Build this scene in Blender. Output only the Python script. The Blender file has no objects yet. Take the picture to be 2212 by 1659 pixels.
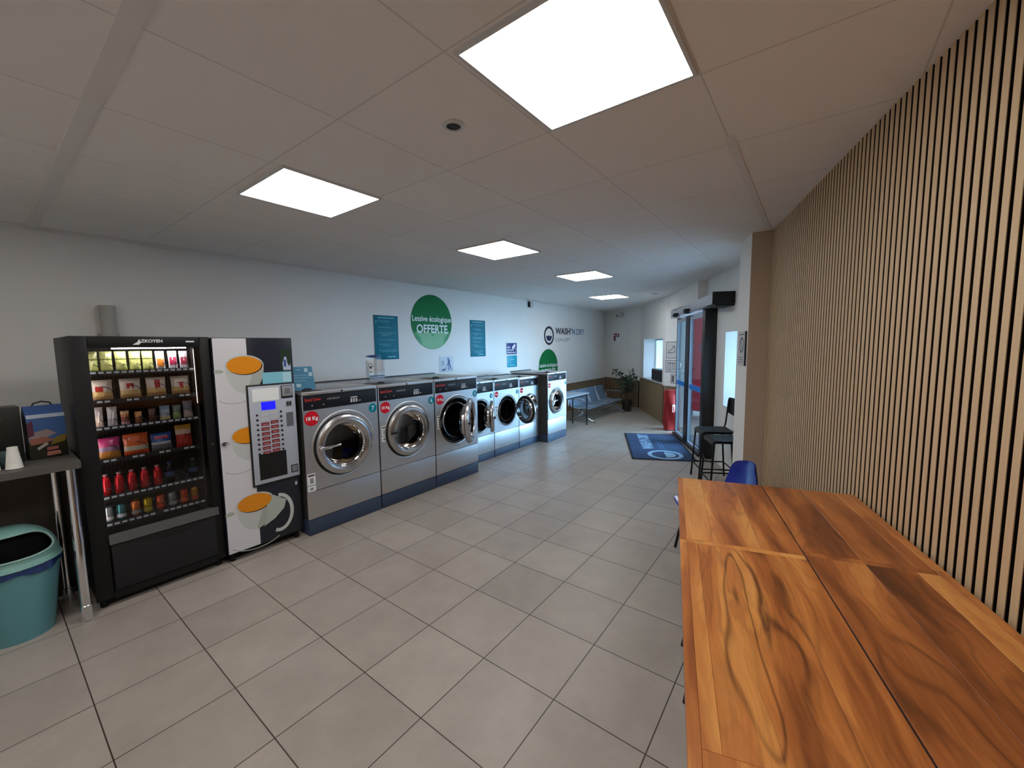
import bpy, bmesh, math, random
from mathutils import Vector, Matrix
random.seed(7)
C = bpy.context.scene.collection
PI = math.pi
R = math.radians
T = 0.45            # floor tile
H = 2.714           # ceiling height

# ------------------------------------------------------------------ camera
cam_d = bpy.data.cameras.new('camera'); cam = bpy.data.objects.new('camera', cam_d); C.objects.link(cam)
Fw = Vector((0.79580939, 0.59816243, -0.09428207)); Rt = Vector((0.59984436, -0.8000189, -0.01251006)); Up = Vector((0.08291049, 0.04659894, 0.99546692))
mw = Matrix((Rt, Up, -Fw)).transposed().to_4x4(); mw.translation = Vector((-0.66735, -3.64725, 1.7262))
cam.matrix_world = mw
cam_d.sensor_width = 36; cam_d.lens = 36 * 872.8 / 2212; cam_d.clip_start = 0.02; cam_d.clip_end = 200
bpy.context.scene.camera = cam
sc = bpy.context.scene
sc.view_settings.view_transform = 'Standard'; sc.view_settings.look = 'None'; sc.view_settings.gamma = 1
sc.view_settings.use_curve_mapping = False
sc.view_settings.exposure = 0.45
sc.cycles.use_denoising = True
sc.cycles.max_bounces = 8; sc.cycles.diffuse_bounces = 5; sc.cycles.glossy_bounces = 4; sc.cycles.transmission_bounces = 6; sc.cycles.transparent_max_bounces = 12
sc.cycles.sample_clamp_indirect = 6; sc.cycles.caustics_reflective = False; sc.cycles.caustics_refractive = False

# ------------------------------------------------------------------ world: overcast daylight
LAMP = 9.0          # radiance of the ceiling LED panels
SKY = 1.3
SKY_BRIGHT = 34.0
w = bpy.data.worlds.new('sky'); sc.world = w; w.use_nodes = True
nt = w.node_tree; bg = nt.nodes['Background']; bg.inputs[1].default_value = 1.0
# overcast sky, brightest in a broad zone up beyond the entrance
_tc = nt.nodes.new('ShaderNodeTexCoord'); _dp = nt.nodes.new('ShaderNodeVectorMath'); _dp.operation = 'DOT_PRODUCT'
_dp.inputs[1].default_value = Vector((.80, -.62, .62)).normalized(); nt.links.new(_tc.outputs['Generated'], _dp.inputs[0])
_mr = nt.nodes.new('ShaderNodeMapRange'); _mr.interpolation_type = 'SMOOTHSTEP'; nt.links.new(_dp.outputs['Value'], _mr.inputs[0])
for _k, _v in (('From Min', .45), ('From Max', .95), ('To Min', SKY), ('To Max', SKY_BRIGHT)): _mr.inputs[_k].default_value = _v
_sc = nt.nodes.new('ShaderNodeVectorMath'); _sc.operation = 'SCALE'; _sc.inputs[0].default_value = (0.42, 0.72, 1.0); nt.links.new(_mr.outputs[0], _sc.inputs['Scale']); nt.links.new(_sc.outputs[0], bg.inputs[0])

def portal(name, loc, normal, sx, sy):
    l = bpy.data.lights.new(name, 'AREA'); l.shape = 'RECTANGLE'; l.size = sx; l.size_y = sy
    l.cycles.is_portal = True
    o = bpy.data.objects.new(name, l); C.objects.link(o); o.location = loc
    o.rotation_euler = Vector(normal).to_track_quat('-Z', 'Z').to_euler()
    return o

# ------------------------------------------------------------------ materials
def lin(c):
    return tuple(((x/255)/12.92 if x/255 <= .04045 else ((x/255+.055)/1.055)**2.4) for x in c)
_m = {}
def mat(name, rgb, rough=.5, metal=0., bump=0., bscale=200., var=0., vscale=8., coat=0., emis=0., aniso=0., stretch=None, spec=.5):
    if name in _m: return _m[name]
    m = bpy.data.materials.new(name); m.use_nodes = True; nt = m.node_tree; b = nt.nodes['Principled BSDF']
    c = lin(rgb) + (1,)
    b.inputs['Base Color'].default_value = c; b.inputs['Roughness'].default_value = rough; b.inputs['Metallic'].default_value = metal
    b.inputs['Coat Weight'].default_value = coat; b.inputs['Specular IOR Level'].default_value = spec
    if aniso: b.inputs['Anisotropic'].default_value = aniso
    if emis:
        b.inputs['Emission Color'].default_value = c; b.inputs['Emission Strength'].default_value = emis
    tc = nt.nodes.new('ShaderNodeTexCoord'); mp = nt.nodes.new('ShaderNodeMapping'); nt.links.new(tc.outputs['Object'], mp.inputs[0])
    if stretch: mp.inputs['Scale'].default_value = stretch
    if var:
        n = nt.nodes.new('ShaderNodeTexNoise'); n.inputs['Scale'].default_value = vscale; n.inputs['Detail'].default_value = 5
        nt.links.new(mp.outputs[0], n.inputs[0])
        mr = nt.nodes.new('ShaderNodeMapRange'); mr.inputs['From Min'].default_value = .3; mr.inputs['From Max'].default_value = .7
        mr.inputs['To Min'].default_value = 1-var; mr.inputs['To Max'].default_value = 1+var
        nt.links.new(n.outputs['Fac'], mr.inputs[0])
        mx = nt.nodes.new('ShaderNodeVectorMath'); mx.operation = 'SCALE'; mx.inputs[0].default_value = c[:3]
        nt.links.new(mr.outputs[0], mx.inputs['Scale']); nt.links.new(mx.outputs[0], b.inputs['Base Color'])
    if bump:
        n2 = nt.nodes.new('ShaderNodeTexNoise'); n2.inputs['Scale'].default_value = bscale; n2.inputs['Detail'].default_value = 3
        nt.links.new(mp.outputs[0], n2.inputs[0])
        bp = nt.nodes.new('ShaderNodeBump'); bp.inputs['Strength'].default_value = bump; bp.inputs['Distance'].default_value = .002
        nt.links.new(n2.outputs['Fac'], bp.inputs['Height']); nt.links.new(bp.outputs[0], b.inputs['Normal'])
    _m[name] = m; return m

def glassy(name, tint=(1, 1, 1), refl=.06, rough=.02, dark=1.0):
    if name in _m: return _m[name]
    m = bpy.data.materials.new(name); m.use_nodes = True; nt = m.node_tree; nt.nodes.clear()
    o = nt.nodes.new('ShaderNodeOutputMaterial'); mx = nt.nodes.new('ShaderNodeMixShader'); t = nt.nodes.new('ShaderNodeBsdfTransparent')
    g = nt.nodes.new('ShaderNodeBsdfGlossy'); fr = nt.nodes.new('ShaderNodeFresnel'); fr.inputs['IOR'].default_value = 1.45
    t.inputs[0].default_value = tuple(x*dark for x in tint) + (1,); g.inputs['Roughness'].default_value = rough
    ad = nt.nodes.new('ShaderNodeMath'); ad.operation = 'MULTIPLY'; ad.inputs[1].default_value = refl/.04*.6
    nt.links.new(fr.outputs[0], ad.inputs[0]); nt.links.new(ad.outputs[0], mx.inputs[0]); ad.use_clamp = True
    nt.links.new(t.outputs[0], mx.inputs[1]); nt.links.new(g.outputs[0], mx.inputs[2]); nt.links.new(mx.outputs[0], o.inputs[0])
    _m[name] = m; return m

def frosted():
    m = bpy.data.materials.new('frosted_glass'); m.use_nodes = True; nt = m.node_tree; nt.nodes.clear()
    o = nt.nodes.new('ShaderNodeOutputMaterial'); t = nt.nodes.new('ShaderNodeBsdfTranslucent'); t.inputs[0].default_value = (.80, .86, .9, 1)
    d = nt.nodes.new('ShaderNodeBsdfPrincipled'); d.inputs['Base Color'].default_value = (.7, .75, .8, 1); d.inputs['Roughness'].default_value = .4
    mx = nt.nodes.new('ShaderNodeMixShader'); mx.inputs[0].default_value = .15
    nt.links.new(t.outputs[0], mx.inputs[1]); nt.links.new(d.outputs[0], mx.inputs[2]); nt.links.new(mx.outputs[0], o.inputs[0])
    return m

def tile_mat():
    m = bpy.data.materials.new('floor_tiles'); m.use_nodes = True; nt = m.node_tree; b = nt.nodes['Principled BSDF']; L = nt.links.new
    tc = nt.nodes.new('ShaderNodeTexCoord')
    br = nt.nodes.new('ShaderNodeTexBrick'); br.offset = 0; br.squash = 1
    for k, v in (('Scale', 1), ('Mortar Size', .0028), ('Mortar Smooth', .1), ('Bias', 0), ('Brick Width', T), ('Row Height', T)): br.inputs[k].default_value = v
    br.inputs['Color1'].default_value = lin((170, 160, 150)) + (1,); br.inputs['Color2'].default_value = lin((158, 148, 139)) + (1,); br.inputs['Mortar'].default_value = lin((62, 50, 44)) + (1,)
    L(tc.outputs['Object'], br.inputs[0])
    n = nt.nodes.new('ShaderNodeTexNoise'); n.inputs['Scale'].default_value = 3.2; n.inputs['Detail'].default_value = 8; n.inputs['Roughness'].default_value = .65
    L(tc.outputs['Object'], n.inputs[0])
    mr = nt.nodes.new('ShaderNodeMapRange'); mr.inputs['From Min'].default_value = .3; mr.inputs['From Max'].default_value = .7; mr.inputs['To Min'].default_value = .88; mr.inputs['To Max'].default_value = 1.1
    L(n.outputs['Fac'], mr.inputs[0])
    s = nt.nodes.new('ShaderNodeVectorMath'); s.operation = 'SCALE'; L(br.outputs['Color'], s.inputs[0]); L(mr.outputs[0], s.inputs['Scale'])
    L(s.outputs[0], b.inputs['Base Color'])
    r = nt.nodes.new('ShaderNodeMapRange'); r.inputs['To Min'].default_value = .30; r.inputs['To Max'].default_value = .46; L(n.outputs['Fac'], r.inputs[0]); L(r.outputs[0], b.inputs['Roughness'])
    bp = nt.nodes.new('ShaderNodeBump'); bp.inputs['Strength'].default_value = .5; bp.inputs['Distance'].default_value = .0015; bp.invert = True
    L(br.outputs['Fac'], bp.inputs['Height']); L(bp.outputs[0], b.inputs['Normal'])
    return m

def ceiling_mat(x0, y0, cell):
    m = bpy.data.materials.new('ceiling_tiles'); m.use_nodes = True; nt = m.node_tree; b = nt.nodes['Principled BSDF']; L = nt.links.new
    tc = nt.nodes.new('ShaderNodeTexCoord'); mp = nt.nodes.new('ShaderNodeMapping'); mp.inputs['Location'].default_value = (-x0 + 20*cell, -y0 + 20*cell, 0); L(tc.outputs['Object'], mp.inputs[0])
    br = nt.nodes.new('ShaderNodeTexBrick'); br.offset = 0; br.squash = 1
    for k, v in (('Scale', 1), ('Mortar Size', .004), ('Mortar Smooth', .3), ('Bias', 0), ('Brick Width', cell), ('Row Height', cell)): br.inputs[k].default_value = v
    br.inputs['Color1'].default_value = lin((240, 236, 233)) + (1,); br.inputs['Color2'].default_value = lin((236, 232, 229)) + (1,); br.inputs['Mortar'].default_value = lin((212, 208, 206)) + (1,)
    L(mp.outputs[0], br.inputs[0]); L(br.outputs['Color'], b.inputs['Base Color']); b.inputs['Roughness'].default_value = .85
    n = nt.nodes.new('ShaderNodeTexNoise'); n.inputs['Scale'].default_value = 90; L(tc.outputs['Object'], n.inputs[0])
    bp = nt.nodes.new('ShaderNodeBump'); bp.inputs['Strength'].default_value = .25; bp.inputs['Distance'].default_value = .003; L(n.outputs['Fac'], bp.inputs['Height']); L(bp.outputs[0], b.inputs['Normal'])
    return m

def wood_mat(name, rough=.32, dark=(.22, .30, .36), ring=26., use_col=True, rgb=(150, 95, 55), axis=(1.1, 9, 9), strength=.75, knots=True):
    """grain running along local x; the board's own tone comes from the 'board' colour attribute"""
    m = bpy.data.materials.new(name); m.use_nodes = True; nt = m.node_tree; b = nt.nodes['Principled BSDF']; L = nt.links.new
    b.inputs['Roughness'].default_value = rough; b.inputs['Specular IOR Level'].default_value = .45
    tc = nt.nodes.new('ShaderNodeTexCoord')
    at = nt.nodes.new('ShaderNodeAttribute'); at.attribute_name = 'board'
    sh = nt.nodes.new('ShaderNodeVectorMath'); sh.operation = 'MULTIPLY_ADD'; sh.inputs[1].default_value = (31, 17, 23)
    L(at.outputs['Color'], sh.inputs[0]); L(tc.outputs['Object'], sh.inputs[2])
    mp = nt.nodes.new('ShaderNodeMapping'); mp.inputs['Scale'].default_value = axis; L(sh.outputs[0], mp.inputs[0])
    n0 = nt.nodes.new('ShaderNodeTexNoise'); n0.inputs['Scale'].default_value = 1.0; n0.inputs['Detail'].default_value = 3; n0.inputs['Distortion'].default_value = .9; L(mp.outputs[0], n0.inputs[0])
    mul = nt.nodes.new('ShaderNodeMath'); mul.operation = 'MULTIPLY'; mul.inputs[1].default_value = ring; L(n0.outputs['Fac'], mul.inputs[0])
    sn = nt.nodes.new('ShaderNodeMath'); sn.operation = 'SINE'; L(mul.outputs[0], sn.inputs[0])
    mp2 = nt.nodes.new('ShaderNodeMapping'); mp2.inputs['Scale'].default_value = (axis[0]*4, axis[1]*9, axis[2]*9); L(sh.outputs[0], mp2.inputs[0])
    n1 = nt.nodes.new('ShaderNodeTexNoise'); n1.inputs['Scale'].default_value = 1.6; n1.inputs['Detail'].default_value = 6; L(mp2.outputs[0], n1.inputs[0])
    mix = nt.nodes.new('ShaderNodeMath'); mix.operation = 'MULTIPLY_ADD'; mix.inputs[1].default_value = .16; L(sn.outputs[0], mix.inputs[0]); L(n1.outputs['Fac'], mix.inputs[2])
    n2 = nt.nodes.new('ShaderNodeTexNoise'); n2.inputs['Scale'].default_value = .7; n2.inputs['Detail'].default_value = 4; n2.inputs['Distortion'].default_value = .5; L(mp.outputs[0], n2.inputs[0])
    a2 = nt.nodes.new('ShaderNodeMath'); a2.operation = 'MULTIPLY_ADD'; a2.inputs[1].default_value = .9; L(n2.outputs['Fac'], a2.inputs[0]); L(mix.outputs[0], a2.inputs[2])
    cr = nt.nodes.new('ShaderNodeMapRange'); cr.inputs['From Min'].default_value = .62; cr.inputs['From Max'].default_value = 1.28; cr.inputs['To Min'].default_value = 0; cr.inputs['To Max'].default_value = strength; L(a2.outputs[0], cr.inputs[0])
    mxc = nt.nodes.new('ShaderNodeMix'); mxc.data_type = 'RGBA'; mxc.blend_type = 'MULTIPLY'; L(cr.outputs[0], mxc.inputs['Factor'])
    if use_col: L(at.outputs['Color'], mxc.inputs['A'])
    else: mxc.inputs['A'].default_value = lin(rgb) + (1,)
    mxc.inputs['B'].default_value = (dark[2]*1.15, dark[1]*.8, dark[0]*.5, 1)
    out = mxc.outputs['Result']
    if knots:
        mp3 = nt.nodes.new('ShaderNodeMapping'); mp3.inputs['Scale'].default_value = (2.2, 5.5, 5); L(sh.outputs[0], mp3.inputs[0])
        vo = nt.nodes.new('ShaderNodeTexVoronoi'); vo.inputs['Scale'].default_value = 1.0; L(mp3.outputs[0], vo.inputs[0])
        kr = nt.nodes.new('ShaderNodeMapRange'); kr.inputs['From Min'].default_value = .03; kr.inputs['From Max'].default_value = .12; kr.inputs['To Min'].default_value = .75; kr.inputs['To Max'].default_value = 0; L(vo.outputs['Distance'], kr.inputs[0])
        mk = nt.nodes.new('ShaderNodeMix'); mk.data_type = 'RGBA'; L(kr.outputs[0], mk.inputs['Factor']); L(out, mk.inputs['A']); mk.inputs['B'].default_value = lin((62, 30, 14)) + (1,)
        out = mk.outputs['Result']
    L(out, b.inputs['Base Color'])
    bp = nt.nodes.new('ShaderNodeBump'); bp.inputs['Strength'].default_value = .12; bp.inputs['Distance'].default_value = .001; L(mix.outputs[0], bp.inputs['Height']); L(bp.outputs[0], b.inputs['Normal'])
    return m

WHITE = mat('white_wall_paint', (236, 234, 231), .7, bump=.15, bscale=60, var=.02, vscale=2)
WHITE2 = mat('white_plastic', (205, 206, 206), .35)
STEEL = mat('brushed_stainless_steel', (208, 208, 210), .47, 1., bump=.06, bscale=30, var=.05, vscale=2.5, aniso=.5, stretch=(1.5, 60, 60))
RINGS = mat('satin_door_ring_steel', (190, 190, 192), .27, 1.)
STEEL2 = mat('polished_steel', (200, 200, 202), .16, 1.)
DSTEEL = mat('dark_chrome', (95, 92, 90), .22, 1.)
PLINTH = mat('slate_blue_plinth_paint', (52, 66, 88), .5, var=.04, vscale=5)
PANEL = mat('black_control_panel', (24, 26, 34), .45, spec=.25)
BLACK = mat('black_plastic', (17, 17, 18), .4)
BLACKM = mat('matte_black_metal', (15, 15, 16), .55, spec=.3)
RUBBER = mat('black_rubber', (12, 12, 13), .6)
SIDEG = mat('dark_grey_side_panel', (60, 59, 58), .5)
VEND = mat('charcoal_vending_paint', (15, 15, 17), .5, spec=.35, bump=.1, bscale=300)
VEND2 = mat('charcoal_drawer_front', (30, 29, 33), .5, spec=.35, bump=.1, bscale=300)
RED = mat('red_sticker', (206, 24, 40), .6, spec=.15)
TEAL = mat('teal_sticker', (0, 132, 156), .6, spec=.15)
PTEAL = mat('teal_poster', (10, 112, 134), .5, spec=.25, var=.08, vscale=3)
LTEAL = mat('pale_poster_print', (110, 190, 200), .5)
PRINTW = mat('white_print', (235, 238, 238), .5)
PRINTK = mat('dark_print', (25, 28, 45), .5)
GREY = mat('light_grey_panel', (178, 184, 196), .4)
GREYD = mat('mid_grey_plastic', (110, 112, 118), .45)
FELT = mat('black_felt_backing', (10, 7, 6), .95, spec=.1)
GREEN = mat('green_sign', (0, 112, 56), .55, spec=.2)
SLAT = wood_mat('oak_slat_wood', rough=.55, ring=10, use_col=False, rgb=(212, 184, 146), axis=(60, 60, 1.0), strength=.20, knots=False)
def acacia():
    # figured planks: attribute 'board' = (tone 0 dark .. 1 blond, seed, streakiness)
    m = bpy.data.materials.new('varnished_acacia'); m.use_nodes = True; nt = m.node_tree; b = nt.nodes['Principled BSDF']; L = nt.links.new
    b.inputs['Roughness'].default_value = .34; b.inputs['Specular IOR Level'].default_value = .4
    def N(t, **k):
        n = nt.nodes.new(t)
        for a, v in k.items(): setattr(n, a, v)
        return n
    def M(op, a, c=None, d=None):
        n = N('ShaderNodeMath', operation=op)
        for i, x in enumerate((a, c, d)):
            if x is None: continue
            if isinstance(x, (int, float)): n.inputs[i].default_value = x
            else: L(x, n.inputs[i])
        return n.outputs[0]
    tc = N('ShaderNodeTexCoord'); at = N('ShaderNodeAttribute', attribute_name='board'); sp = N('ShaderNodeSeparateColor'); L(at.outputs['Color'], sp.inputs[0])
    tone, seed, streak = sp.outputs
    cb = N('ShaderNodeCombineXYZ'); L(M('MULTIPLY', seed, 7.3), cb.inputs[0]); L(M('MULTIPLY', seed, 3.7), cb.inputs[1]); L(M('MULTIPLY', seed, 19.1), cb.inputs[2])
    P = N('ShaderNodeVectorMath', operation='ADD'); L(tc.outputs['Object'], P.inputs[0]); L(cb.outputs[0], P.inputs[1])
    def mapped(src, sc):
        mp = N('ShaderNodeMapping'); mp.inputs['Scale'].default_value = sc; L(src, mp.inputs[0]); return mp.outputs[0]
    def noise(src, sc, detail=3, rough=.5, dist=0.):
        n = N('ShaderNodeTexNoise'); n.inputs['Scale'].default_value = 1; n.inputs['Detail'].default_value = detail; n.inputs['Roughness'].default_value = rough; n.inputs['Distortion'].default_value = dist
        L(mapped(src, sc), n.inputs[0]); return n
    wn = noise(P.outputs[0], (2.2, 5, 5), 2); wv = N('ShaderNodeVectorMath', operation='MULTIPLY_ADD'); wv.inputs[1].default_value = (.30, .09, 0); L(wn.outputs['Color'], wv.inputs[0]); L(P.outputs[0], wv.inputs[2])
    Q = wv.outputs[0]
    F = noise(Q, (1.3, 9, 0), 4, .55, .4).outputs['Fac']
    big = noise(Q, (.9, 4.2, 0), 2, .5, .2).outputs['Fac']
    fib = noise(Q, (7, 110, 0), 4, .6).outputs['Fac']
    v = M('MULTIPLY_ADD', F, 1.25, M('MULTIPLY_ADD', fib, .28, M('MULTIPLY_ADD', tone, .55, -.62)))
    cr = N('ShaderNodeValToRGB'); e = cr.color_ramp.elements
    e[0].position = .05; e[0].color = lin((96, 50, 24)) + (1,); e[1].position = .95; e[1].color = lin((240, 196, 126)) + (1,)
    for p_, c_ in ((.28, (158, 90, 44)), (.46, (194, 120, 60)), (.62, (216, 148, 78)), (.78, (228, 168, 96))):
        q = e.new(p_); q.color = lin(c_) + (1,)
    L(v, cr.inputs[0])
    # growth-ring veins, strongest on streaky boards
    ring = M('POWER', M('ABSOLUTE', M('SINE', M('MULTIPLY', big, 46.0))), 13.0)
    ring2 = M('POWER', M('ABSOLUTE', M('SINE', M('MULTIPLY', F, 30.0))), 5.0)
    mask = N('ShaderNodeMapRange'); mask.inputs['From Min'].default_value = .42; mask.inputs['From Max'].default_value = .56; L(noise(P.outputs[0], (1.4, 5, 0), 1).outputs['Fac'], mask.inputs[0])
    amt = M('MULTIPLY', M('MULTIPLY', ring, streak), M('MULTIPLY_ADD', mask.outputs[0], .75, .12))
    amt = M('ADD', amt, M('MULTIPLY', ring2, M('MULTIPLY', streak, .30)))
    mx = N('ShaderNodeMix', data_type='RGBA'); L(amt, mx.inputs['Factor']); L(cr.outputs[0], mx.inputs['A']); mx.inputs['B'].default_value = lin((84, 44, 22)) + (1,)
    vo = N('ShaderNodeTexVoronoi'); vo.inputs['Scale'].default_value = 1; L(mapped(Q, (2.6, 7.0, 0)), vo.inputs[0])
    kr = N('ShaderNodeMapRange'); kr.inputs['From Min'].default_value = .05; kr.inputs['From Max'].default_value = .16; kr.inputs['To Min'].default_value = .8; kr.inputs['To Max'].default_value = 0; L(vo.outputs['Distance'], kr.inputs[0])
    vs = N('ShaderNodeSeparateColor'); L(vo.outputs['Color'], vs.inputs[0]); kk = M('MULTIPLY', kr.outputs[0], M('GREATER_THAN', vs.outputs[0], .62))
    mk = N('ShaderNodeMix', data_type='RGBA'); L(kk, mk.inputs['Factor']); L(mx.outputs['Result'], mk.inputs['A']); mk.inputs['B'].default_value = lin((58, 28, 14)) + (1,)
    L(mk.outputs['Result'], b.inputs['Base Color'])
    bp = N('ShaderNodeBump'); bp.inputs['Strength'].default_value = .10; bp.inputs['Distance'].default_value = .001; L(fib, bp.inputs['Height']); L(bp.outputs[0], b.inputs['Normal'])
    return m
TABLEW = acacia()
WAINS = wood_mat('dull_wainscot_wood', rough=.6, ring=10, use_col=False, rgb=(158, 136, 108), axis=(60, 60, 1.0), strength=.22, knots=False)
CHROME = mat('chrome', (225, 225, 228), .12, 1.)
NAVY = mat('navy_sign', (12, 20, 110), .4)
FROST = frosted()

# ------------------------------------------------------------------ geometry helper
class MB:
    def __init__(s):
        s.bm = bmesh.new(); s.M = Matrix(); s.mats = []; s.mi = 0; s.sm = False
        s.col = s.bm.loops.layers.float_color.new('board'); s.c = (1, 1, 1, 1); s.usec = False
    def m(s, material, smooth=None):
        if material not in s.mats: s.mats.append(material)
        s.mi = s.mats.index(material)
        if smooth is not None: s.sm = smooth
        return s
    def color(s, rgb): s.c = lin(rgb) + (1,); s.usec = True; return s
    def at(s, M): s.M = M; return s
    def v(s, p): return s.bm.verts.new(s.M @ Vector(p))
    def f(s, vs, smooth=None):
        try: f = s.bm.faces.new(vs)
        except ValueError: return None
        f.material_index = s.mi; f.smooth = s.sm if smooth is None else smooth
        if s.usec:
            for l in f.loops: l[s.col] = s.c
        return f
    def poly(s, pts): return s.f([s.v(p) for p in pts])
    def box(s, x0, x1, y0, y1, z0, z1, bev=0, seg=2):
        vs = [s.v(p) for p in ((x0,y0,z0),(x1,y0,z0),(x1,y1,z0),(x0,y1,z0),(x0,y0,z1),(x1,y0,z1),(x1,y1,z1),(x0,y1,z1))]
        fs = [s.f([vs[i] for i in q]) for q in ((3,2,1,0),(4,5,6,7),(0,1,5,4),(1,2,6,5),(2,3,7,6),(3,0,4,7))]
        if bev:
            es = list({e for f in fs for e in f.edges})
            r = bmesh.ops.bevel(s.bm, geom=es, offset=bev, segments=seg, profile=.5, affect='EDGES', clamp_overlap=True)
            for f in r['faces']:
                f.material_index = s.mi
                if s.usec:
                    for l in f.loops: l[s.col] = s.c
        return s
    def prism(s, pts, axis, a, b):
        """pts: 2D outline; axis 'y' -> (x,z) extruded y a..b ; 'z' -> (x,y) ; 'x' -> (y,z)"""
        def P(p, t): return (p[0], t, p[1]) if axis == 'y' else ((p[0], p[1], t) if axis == 'z' else (t, p[0], p[1]))
        A = [s.v(P(p, a)) for p in pts]; B = [s.v(P(p, b)) for p in pts]; n = len(pts)
        s.f(A, False); s.f(list(reversed(B)), False)
        for i in range(n): s.f([A[i], B[i], B[(i+1) % n], A[(i+1) % n]])
        return s
    def cyl(s, p0, p1, r, r2=None, n=20, cap=True):
        p0, p1 = Vector(p0), Vector(p1); r2 = r if r2 is None else r2; d = (p1-p0).normalized()
        u = d.orthogonal().normalized(); w_ = d.cross(u)
        A = [s.v(p0+(u*math.cos(t)+w_*math.sin(t))*r) for t in [2*PI*i/n for i in range(n)]]
        B = [s.v(p1+(u*math.cos(t)+w_*math.sin(t))*r2) for t in [2*PI*i/n for i in range(n)]]
        for i in range(n): s.f([A[i], A[(i+1) % n], B[(i+1) % n], B[i]], True)
        if cap: s.f(list(reversed(A)), False); s.f(B, False)
        return s
    def tube(s, pts, r, n=10, closed=False):
        pts = [Vector(p) for p in pts]; rings = []; N = len(pts); prev = None
        for i, p in enumerate(pts):
            if closed: d = (pts[(i+1) % N]-pts[i-1])
            else: d = (pts[min(i+1, N-1)]-pts[max(i-1, 0)])
            d.normalize()
            if prev is None: u = d.orthogonal().normalized()
            else: u = (prev - d*prev.dot(d)).normalized()
            prev = u; w_ = d.cross(u)
            rr = r[i] if isinstance(r, (list, tuple)) else r
            rings.append([s.v(p+(u*math.cos(t)+w_*math.sin(t))*rr) for t in [2*PI*k/n for k in range(n)]])
        for i in range(N if closed else N-1):
            a, b = rings[i], rings[(i+1) % N]
            for k in range(n): s.f([a[k], a[(k+1) % n], b[(k+1) % n], b[k]], True)
        if not closed: s.f(list(reversed(rings[0])), False); s.f(rings[-1], False)
        return s
    def lathe(s, prof, c=(0, 0, 0), axis='z', n=48, smooth=True):
        """prof: list of (radius, height along axis)"""
        c = Vector(c); rings = []
        def P(r, h, t):
            if axis == 'z': return c+Vector((r*math.cos(t), r*math.sin(t), h))
            if axis == 'y': return c+Vector((r*math.cos(t), h, r*math.sin(t)))
            return c+Vector((h, r*math.cos(t), r*math.sin(t)))
        for r, h in prof:
            if r < 1e-6: rings.append([s.v(P(0, h, 0))])
            else: rings.append([s.v(P(r, h, 2*PI*k/n)) for k in range(n)])
        for a, b in zip(rings, rings[1:]):
            if len(a) == 1 and len(b) == 1: continue
            for k in range(n):
                k2 = (k+1) % n
                if len(a) == 1: s.f([a[0], b[k], b[k2]], smooth)
                elif len(b) == 1: s.f([a[k], a[k2], b[0]], smooth)
                else: s.f([a[k], a[k2], b[k2], b[k]], smooth)
        return s
    def ell(s, cx, cz, rx, rz, y, n=40, a0=0, a1=2*PI, t=.0008):
        pts = [(cx+rx*math.cos(a0+(a1-a0)*i/n), cz+rz*math.sin(a0+(a1-a0)*i/n)) for i in range(n + (0 if abs(a1-a0-2*PI) < 1e-6 else 1))]
        return s.prism(pts, 'y', y-t, y)
    def grid(s, fn, nu, nv, smooth=True):
        V = [[s.v(fn(i/nu, j/nv)) for j in range(nv+1)] for i in range(nu+1)]
        for i in range(nu):
            for j in range(nv): s.f([V[i][j], V[i+1][j], V[i+1][j+1], V[i][j+1]], smooth)
        return s
    def text(s, body, x, y, z, h, width=None, align='CENTER', bold=0., depth=.0006, flat='y'):
        """lettering in the local x-z plane facing -y ('y') or lying on top facing +z ('z')"""
        cu = bpy.data.curves.new('t', 'FONT'); cu.body = body; cu.size = 1; cu.align_x = align; cu.offset = bold; cu.extrude = 0; cu.resolution_u = 3
        ob = bpy.data.objects.new('t', cu); C.objects.link(ob)
        dg = bpy.context.evaluated_depsgraph_get(); dg.update(); me = ob.evaluated_get(dg).to_mesh()
        xs = [v.co.x for v in me.vertices]; k = h/.7; kx = k
        if width: kx = width/(max(xs)-min(xs))
        vs = []
        for v in me.vertices:
            vs.append(s.v((x+v.co.x*kx, y-depth, z+v.co.y*k) if flat == 'y' else (x+v.co.x*kx, y+v.co.y*k, z+depth)))
        for p in me.polygons: s.f([vs[i] for i in p.vertices], False)
        ob.evaluated_get(dg).to_mesh_clear(); bpy.data.objects.remove(ob); bpy.data.curves.remove(cu)
        return s
    def build(s, name, parent=None, loc=None, rot=None, sharp=35, solid=None):
        bmesh.ops.recalc_face_normals(s.bm, faces=s.bm.faces[:]) if solid is None else None
        me = bpy.data.meshes.new(name); s.bm.to_mesh(me); s.bm.free()
        for m_ in s.mats: me.materials.append(m_)
        try: me.set_sharp_from_angle(angle=R(sharp))
        except Exception: pass
        o = bpy.data.objects.new(name, me); C.objects.link(o)
        if parent: o.parent = parent
        if loc: o.location = loc
        if rot: o.rotation_euler = rot
        return o
def mb(material=None, smooth=False):
    b = MB()
    if material: b.m(material, smooth)
    return b
def tag(o, label, cat, group=None, kind=None):
    o['label'] = label; o['category'] = cat
    if group: o['group'] = group
    if kind: o['kind'] = kind
    return o
def thing(name, label, cat, loc=(0, 0, 0), rz=0, group=None):
    o = bpy.data.objects.new(name, None); o.empty_display_size = .1; C.objects.link(o); o.location = loc; o.rotation_euler = (0, 0, rz)
    return tag(o, label, cat, group)
def struct(o): o['kind'] = 'structure'; return o
def copy_tree(o, parent=None):
    c = o.copy(); C.objects.link(c); c.parent = parent
    for ch in list(o.children): copy_tree(ch, c)
    return c

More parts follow.
